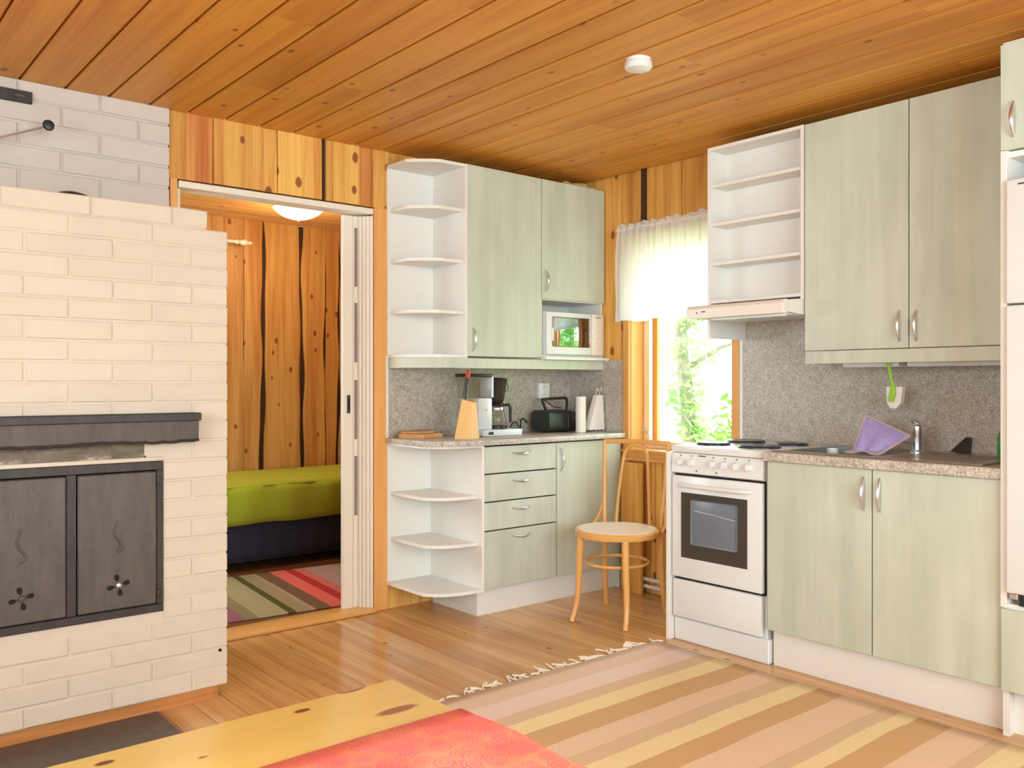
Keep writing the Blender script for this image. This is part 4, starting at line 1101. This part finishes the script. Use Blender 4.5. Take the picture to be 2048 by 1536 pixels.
# rim sheet with bowl
b.box(-.565, -.05, -2.66, -2.23, .9005, .9035, bev=.001)
b.box(-.565, -.50, -2.23, -1.826, .9005, .9035, bev=.001); b.box(-.12, -.05, -2.23, -1.826, .9005, .9035, bev=.001); b.box(-.50, -.12, -1.86, -1.826, .9005, .9035, bev=.001)
b.box(-.573, -.565, -2.66, -1.826, .9005, .907, bev=.001); b.box(-.573, -.05, -2.668, -2.66, .9005, .907, bev=.001)
for k in range(7): b.box(-.46 + k * .045, -.45 + k * .045, -2.60, -2.30, .9035, .9055, bev=.0008)
obj('drainer', b, 'steel', sk, smooth=30)
b = B(); b.grid(1, 1, lambda u, v: (-.50 + .38 * u, -2.23 + .37 * v, .76))
for fn in ((lambda u, v: (-.50, -2.23 + .37 * u, .76 + .143 * v)), (lambda u, v: (-.12, -2.23 + .37 * u, .76 + .143 * v)), (lambda u, v: (-.50 + .38 * u, -2.23, .76 + .143 * v)), (lambda u, v: (-.50 + .38 * u, -1.86, .76 + .143 * v))): b.grid(1, 1, fn)
obj('bowl', b, 'steel', sk, smooth=0, solid=.001)
bs2 = thing('backsplash', (0, -2.0, .9), 'speckled grey splashback behind the cooker and sink', 'splashback')
obj('panel', B().box(-.012, .006, -2.744, -1.284, .84, 1.60), 'granite', bs2, smooth=0)
obj('edge_strip', B().box(-.014, .006, -1.284, -1.266, .84, 1.42, bev=.001), 'white', bs2, smooth=0)

# faucet
fc = thing('faucet', (-.22, -2.273, .904), 'chrome mixer tap at the back of the sink', 'tap')
obj('body', B().lathe([(.026, 0), (.026, .006), (.020, .012), (.019, .075), (.021, .080), (.020, .108), (.012, .118)], (-.22, -2.273, .904), 24), 'chrome', fc)
obj('spout', B().tube(smooth_pts([(-.22, -2.27, .945), (-.25, -2.25, .955), (-.29, -2.215, .972), (-.32, -2.19, .975), (-.33, -2.18, .955)], 4), [.014] * 17, 10), 'chrome', fc)
obj('lever', B().tube([(-.22, -2.273, 1.010), (-.222, -2.272, 1.026), (-.245, -2.262, 1.040)], [.014, .013, .007], 10), 'chrome', fc)
# purple cloth hung up on the tap
cl = thing('dish_cloth', (-.33, -2.15, .905), 'purple microfibre dish cloth hung over the tap above the sink', 'cloth')
A_, B_, C_, D_ = Vector((-.30, -2.095, 1.052)), Vector((-.30, -2.283, .976)), Vector((-.40, -2.212, .906)), Vector((-.40, -2.098, .912))
def cloth(u, v):
    p = A_.lerp(B_, u).lerp(D_.lerp(C_, u), v)
    n = Vector((-1, 0, .2))
    return p + n * (.014 * math.sin(PI * u) * math.sin(PI * v) + .006 * math.sin(u * 13) * v)
b = B(); b.grid(20, 16, cloth); obj('face', b, 'purple', cl, smooth=80, solid=.004)
b = B(); pts = [cloth(i / 14, 0) for i in range(15)] + [cloth(1, i / 10) for i in range(1, 11)] + [cloth(1 - i / 12, 1) for i in range(1, 13)] + [cloth(0, 1 - i / 10) for i in range(1, 11)]
b.tube(pts, .0045, 6); obj('hem', b, 'purple_edge', cl)
b = B(); b.grid(12, 6, lambda u, v: (-.41 - .05 * v, -2.09 - .15 * u, .9085 + .006 * math.sin(u * 9) * math.sin(v * 5) + .002)); obj('trailing_fold', b, 'purple_edge', cl, smooth=80, solid=.003)
# plug chain cup in the sink
tag(obj('sink_cup', B().lathe([(.018, .0), (.021, .002), (.024, .030), (.022, .030), (.019, .004)], (-.40, -2.005, .885 - .0), 20, capt=False), 'silver'), 'small metal cup at the edge of the sink left of the cloth', 'cup')
# dish brush
br = thing('dish_brush', (-.2, -2.16, 1.08), 'lime green dish brush with white bristles hanging over the sink', 'brush')
obj('brush_handle', B().tube([(-.215, -2.150, 1.300), (-.212, -2.150, 1.26), (-.205, -2.158, 1.20), (-.20, -2.163, 1.17)], [.008, .007, .006, .009], 10, flat=((1, 0, 0), .6)), 'lime', br)
obj('brush_back', B().tube([(-.20, -2.163, 1.175), (-.20, -2.160, 1.14), (-.20, -2.152, 1.11)], [.010, .014, .011], 10, flat=((1, 0, 0), .5)), 'lime', br)
b = B()
b.loft([(-.193, -2.130, 1.172), (-.193, -2.200, 1.172), (-.165, -2.200, 1.172), (-.165, -2.130, 1.172)], [(-.193, -2.133, 1.105), (-.193, -2.192, 1.105), (-.165, -2.192, 1.105), (-.165, -2.133, 1.105)])
b.loft([(-.193, -2.133, 1.105), (-.193, -2.192, 1.105), (-.165, -2.192, 1.105), (-.165, -2.133, 1.105)], [(-.19, -2.145, 1.082), (-.19, -2.172, 1.082), (-.17, -2.172, 1.082), (-.17, -2.145, 1.082)])
obj('bristles', b, 'white_paper', br, smooth=0)
# dark scrubber leaning behind the tap
b = B(); b.loft([(-.05, -2.33, .904), (-.05, -2.40, .904), (-.02, -2.40, .904), (-.02, -2.33, .904)], [(-.035, -2.385, .965), (-.035, -2.405, .965), (-.022, -2.405, .965), (-.022, -2.385, .965)])
tag(obj('scrubber', b, 'black_plastic', smooth=20), 'dark wedge shaped scrubber against the splashback right of the tap', 'scrubber')
# green bottle
gb = thing('dish_soap_bottle', (-.28, -2.63, .904), 'green washing up liquid bottle half hidden by the fridge housing', 'bottle')
obj('body', B().lathe([(.026, 0), (.029, .006), (.029, .075), (.020, .10), (.010, .112)], (-.28, -2.632, .906), 24), 'green_bottle', gb)
obj('cap', B().lathe([(.011, .110), (.011, .130), (.005, .134)], (-.28, -2.632, .906), 16), 'green_bottle', gb)

# tall fridge housing
TY0, TY1 = -3.36, -2.744
tc = thing('fridge_housing', (-.3, -3.05, 0), 'tall housing with green doors above and below the fridge at the right', 'cabinet')
b = B(); b.box(-.600, -.01, TY1 - .020, TY1, .0, 2.335); b.box(-.600, -.01, TY0, TY0 + .02, 0, 2.335); b.box(-.600, -.01, TY0 + .02, TY1 - .02, 2.319, 2.335)
b.box(-.600, -.01, TY0 + .02, TY1 - .02, 1.945, 1.965); b.box(-.600, -.01, TY0 + .02, TY1 - .02, .428, .446); b.box(-.03, -.01, TY0 + .02, TY1 - .02, .15, 2.319)
obj('carcass', b, 'white', tc, smooth=0)
b = B(); b.box(-.622, -.600, TY1 - .020, TY1, .437, 1.966, bev=.001); obj('edge_trim', b, 'white', tc, smooth=0)
d = obj('upper_door', B().box(-.622, -.601, TY0, TY1 - .0, 1.968, 2.322, bev=.0015), 'green', tc, smooth=0)
bow_handle(d, (-.622, -2.787, 2.010), (-.622, -2.787, 2.122), (-1, 0, 0))
obj('lower_door', B().box(-.618, -.601, TY0, TY1 - .0, .156, .430, bev=.0015), 'green', tc, smooth=0)
fg = thing('refrigerator', (-.3, -3.05, .446), 'white fridge freezer built into the tall housing at the right', 'refrigerator')
obj('body', B().box(-.57, -.04, TY0 + .03, TY1 - .022, .49, 1.864, bev=.004), 'white_gloss', fg)
obj('freezer_door', B().box(-.640, -.575, TY0 + .024, TY1 - .0215, 1.452, 1.864, bev=.008, seg=3), 'white_gloss', fg)
obj('fridge_door', B().box(-.640, -.575, TY0 + .024, TY1 - .0215, .490, 1.446, bev=.008, seg=3), 'white_gloss', fg)
obj('badge', B().box(-.642, -.639, -2.84, -2.805, 1.842, 1.847), 'dark_grey', fg)
obj('bottom_hinge', B().box(-.630, -.590, -2.80, -2.775, .470, .489, bev=.003), 'chrome', fg)
obj('foot', B().lathe([(.02, 0), (.016, .04)], (-.59, -2.81, .446), 12), 'black_plastic', fg)

# ------------------------------------------------------------------ smoke alarm
sa = thing('smoke_alarm', (-1.30, -1.735, H), 'round white smoke alarm on the board ceiling', 'smoke alarm')
obj('mount', B().lathe([(.046, -.008), (.048, 0)], (-1.30, -1.735, H), 36), 'white_gloss', sa)
obj('housing', B().lathe([(.030, -.040), (.046, -.037), (.052, -.030), (.052, -.014), (.049, -.009)], (-1.30, -1.735, H), 36), 'white_gloss', sa)

# ------------------------------------------------------------------ table and runner
TX0, TX1, TYa, TYb = -4.55, -3.055, -3.72, -2.812
tb = thing('dining_table', ((TX0 + TX1) / 2, (TYa + TYb) / 2, 0), 'knotty yellow pine dining table in the foreground', 'table')
obj('tabletop', B().box(TX0, TX1, TYa, TYb, .712, .740, bev=.004, seg=2), 'table_pine', tb)
obj('apron', B().box(TX0 + .1, TX1 - .1, TYb - .12, TYb - .098, .62, .712), 'table_pine', tb)
obj('apron', B().box(TX0 + .1, TX1 - .1, TYa + .098, TYa + .12, .62, .712), 'table_pine', tb)
for (lx, ly) in ((TX0 + .1, TYa + .1), (TX0 + .1, TYb - .16), (TX1 - .16, TYa + .1), (TX1 - .16, TYb - .16)):
    obj('leg', B().box(lx, lx + .06, ly, ly + .06, 0, .712, bev=.004), 'table_pine', tb)
def run(u, v):
    L = TX1 + .004 - (-4.45)
    s_ = u * (L + .20)
    y = -3.56 + (.578) * v
    if s_ < L: return (-4.45 + s_, y, .7425 + .0006 * math.sin(s_ * 14) * math.sin(y * 11))
    return (TX1 + .006 + .004 * math.sin(y * 30), y, .7425 - (s_ - L) )
b = B(); b.grid(120, 16, run); tag(obj('table_runner', b, 'swirl', smooth=60, solid=.0015), 'coral pink table runner with magenta swirls on the pine table', 'table runner')

# ------------------------------------------------------------------ kitchen rug
tan, pink, dtan, yel, brn, peach = srgb(232, 204, 180), srgb(242, 218, 204), srgb(228, 200, 166), srgb(248, 228, 178), srgb(220, 182, 136), srgb(242, 212, 184)
seq = [(-1.305, tan), (-1.44, pink), (-1.56, dtan), (-1.638, yel), (-1.727, brn), (-1.842, peach), (-1.945, dtan), (-2.017, yel), (-2.106, brn), (-2.215, peach), (-2.364, dtan), (-2.435, yel), (-2.493, brn), (-2.613, peach), (-2.736, dtan), (-2.799, yel)]
y = -2.88
while y > -4.8:
    for c, w_ in ((brn, .11), (peach, .13), (dtan, .07), (yel, .07)):
        seq.append((y, c)); y -= w_
RY = (-1.305 - 4.55) / 2
stops = sorted([(-(p - RY), c) for p, c in seq], key=lambda q: q[0])   # increasing distance towards -Y
t = NT('kitchen_rug_stripes')
sp = t.n('ShaderNodeSeparateXYZ'); t.l(t.n('ShaderNodeTexCoord').outputs['Object'], sp.inputs[0])
v = t.math('MULTIPLY', sp.outputs[1], -1.0)
v = t.math('MULTIPLY_ADD', t.math('SUBTRACT', t.noise(t.coords((2.2, 2.2, 2)), 1.5, 2), .5), .022, v)
lo, hi = stops[0][0], stops[0][0] + 3.3
v = t.math('DIVIDE', t.math('SUBTRACT', v, lo), hi - lo)
out = None
for k in range(0, len(stops), 28):
    chn = [(max(0, min(1, (p - lo) / (hi - lo))), c) for p, c in stops[k:k + 28]]
    r_ = t.ramp(v, chn, 'CONSTANT')
    out = r_ if out is None else t.mix(t.math('GREATER_THAN', v, chn[0][0]), out, r_)
wv = t.noise(t.coords((60, 260, 60)), 1, 2)
out = t.mix(1.0, out, t.ramp(wv, [(.2, (.90, .90, .90, 1)), (.8, (1, 1, 1, 1))]), 'MULTIPLY')
t.l(out, t.b.inputs['Base Color']); t.bump(wv, .5, .002); M['rug'] = t.fin(.95, 0, .1)
kr = thing('rag_rug', (-1.6, RY, 0), 'long beige, yellow and brown striped rag rug in front of the cooker', 'rug')
def rugf(u, v):
    x = -.695 - 1.80 * u + .004 * math.sin(v * 60) * (1 if u < .02 else 0); y = -1.305 - 3.245 * v
    return (x, y, .008 + .0012 * math.sin(x * 4 + y * 3))
b = B(); b.grid(24, 60, rugf); obj('woven_body', b, 'rug', kr, smooth=60, solid=.008)
M['fringe'] = plain('rug_fringe_cotton', srgb(244, 232, 214), .95)
b = B(); rnd = random.Random(3)
xx = -.70
while xx > -2.49:
    l = rnd.uniform(.035, .09); a = rnd.uniform(-1.2, 1.2); p = (xx, -1.308, .006)
    pts = [p]
    ang = PI / 2 + a * .6; cur_ = rnd.uniform(-2.2, 2.2)
    q = Vector(p)
    for i in range(6):
        q = q + Vector((math.cos(ang), math.sin(ang), 0)) * l / 5; ang += cur_ / 5; pts.append((q.x, q.y, .006))
    b.tube(pts, .0036, 5)
    xx -= rnd.uniform(.012, .038)
tag(obj('fringe', b, 'fringe', kr), kind='stuff')

# ------------------------------------------------------------------ outside
gr = obj('garden_ground', B().box(.9, 26, -24, 22, -.8, -.6), 'soil'); tag(gr, 'sunlit green lawn outside the kitchen window', 'ground', kind='structure')
def foliage(cs, n, rr_, size, rnd):
    vs_, fs_ = [], []
    for (cx, cy, cz, r) in cs:
        for _ in range(n):
            d = Vector((rnd.gauss(0, 1), rnd.gauss(0, 1), rnd.gauss(0, 1))).normalized() * r * rnd.uniform(.35, 1)
            p = Vector((cx, cy, cz)) + Vector((d.x, d.y, d.z * rr_))
            a = Vector((rnd.gauss(0, 1), rnd.gauss(0, 1), rnd.gauss(0, 1))).normalized(); c = a.orthogonal().normalized()
            s_ = size * rnd.uniform(.6, 1.3); k = len(vs_)
            vs_ += [p - a * s_, p + c * s_ * .45, p + a * s_, p - c * s_ * .45]; fs_.append((k, k + 1, k + 2, k + 3))
    return vs_, fs_
def tree(x, y, h, tr, cs, label, leafn, mat='leaf', cat='tree', size=.06, seed=1, group=None):
    rnd = random.Random(seed)
    o = thing('tree' if cat == 'tree' else 'bush', (x, y, -.6), label, cat, group)
    pts = [(x + .05 * math.sin(i * 1.1) * i / 4, y + .04 * math.sin(i * 1.7), -.6 + (h + .6) * i / 8) for i in range(9)]
    b = B(); b.tube(pts, [tr * (1 - .08 * i) for i in range(9)], 10)
    obj('trunk', b, 'bark', o)
    for k in range(5):
        z = h * (.25 + .12 * k); a = rnd.uniform(0, 6.28)
        obj('branch', B().tube([(x, y, z), (x + .35 * math.cos(a), y + .35 * math.sin(a), z + .22), (x + .7 * math.cos(a), y + .7 * math.sin(a), z + .35)], [tr * .35, tr * .25, tr * .1], 6), 'bark', o)
    vs_, fs_ = foliage(cs, leafn, .9, size, rnd)
    me = bpy.data.meshes.new('foliage'); me.from_pydata([tuple(v - Vector((x, y, -.6))) for v in vs_], [], fs_); me.materials.append(M[mat])
    f = link('foliage', me, o); tag(f, kind='stuff')
tree(3.45, 1.87, 3.6, .10, [(3.4, 1.85, 1.05, .30), (3.45, 1.87, 1.5, .36), (3.4, 1.8, 1.95, .3), (3.5, 1.8, .7, .18)], 'slender leafy tree just outside the kitchen window', 260, size=.05)
rnd = random.Random(11)
for i, (x, y, h) in enumerate([(5.3, 2.72, 1.5), (10.5, 5.4, 2.6), (8.0, 7.4, 3.0)]):
    cs = [(x + rnd.uniform(-.6, .6), y + rnd.uniform(-.6, .6), rnd.uniform(-.3, h * .5), rnd.uniform(.4, .7)) for _ in range(5)]
    tree(x, y, h * .5, .03, cs if i else [(5.3, 2.6, .55, .38), (5.3, 2.45, .95, .28), (5.2, 2.9, .2, .5), (5.4, 2.5, .1, .5), (5.2, 2.35, 1.5, .12)], ['pale green bush in the garden seen right of the slender tree', 'bush in the garden behind the slender tree', 'bush in the garden at the left of the window view'][i], 130, 'leaf2', 'bush', .07, seed=20 + i)
for i, (x, y) in enumerate([(2.1, -2.9), (4.6, -5.2)]):
    cs = [(x + rnd.uniform(-.7, .7), y + rnd.uniform(-.7, .7), z_, rnd.uniform(.5, .8)) for z_ in (0, .5, 1.0, 1.5, 2.1, 2.7, 3.2)]
    tree(x, y, 3.4, .09, cs, ['leafy garden tree reflected in the microwave door, nearest the house', 'leafy garden tree farther off behind the one reflected in the microwave'][i], 240, 'leaf2', 'tree', .08, seed=40 + i)
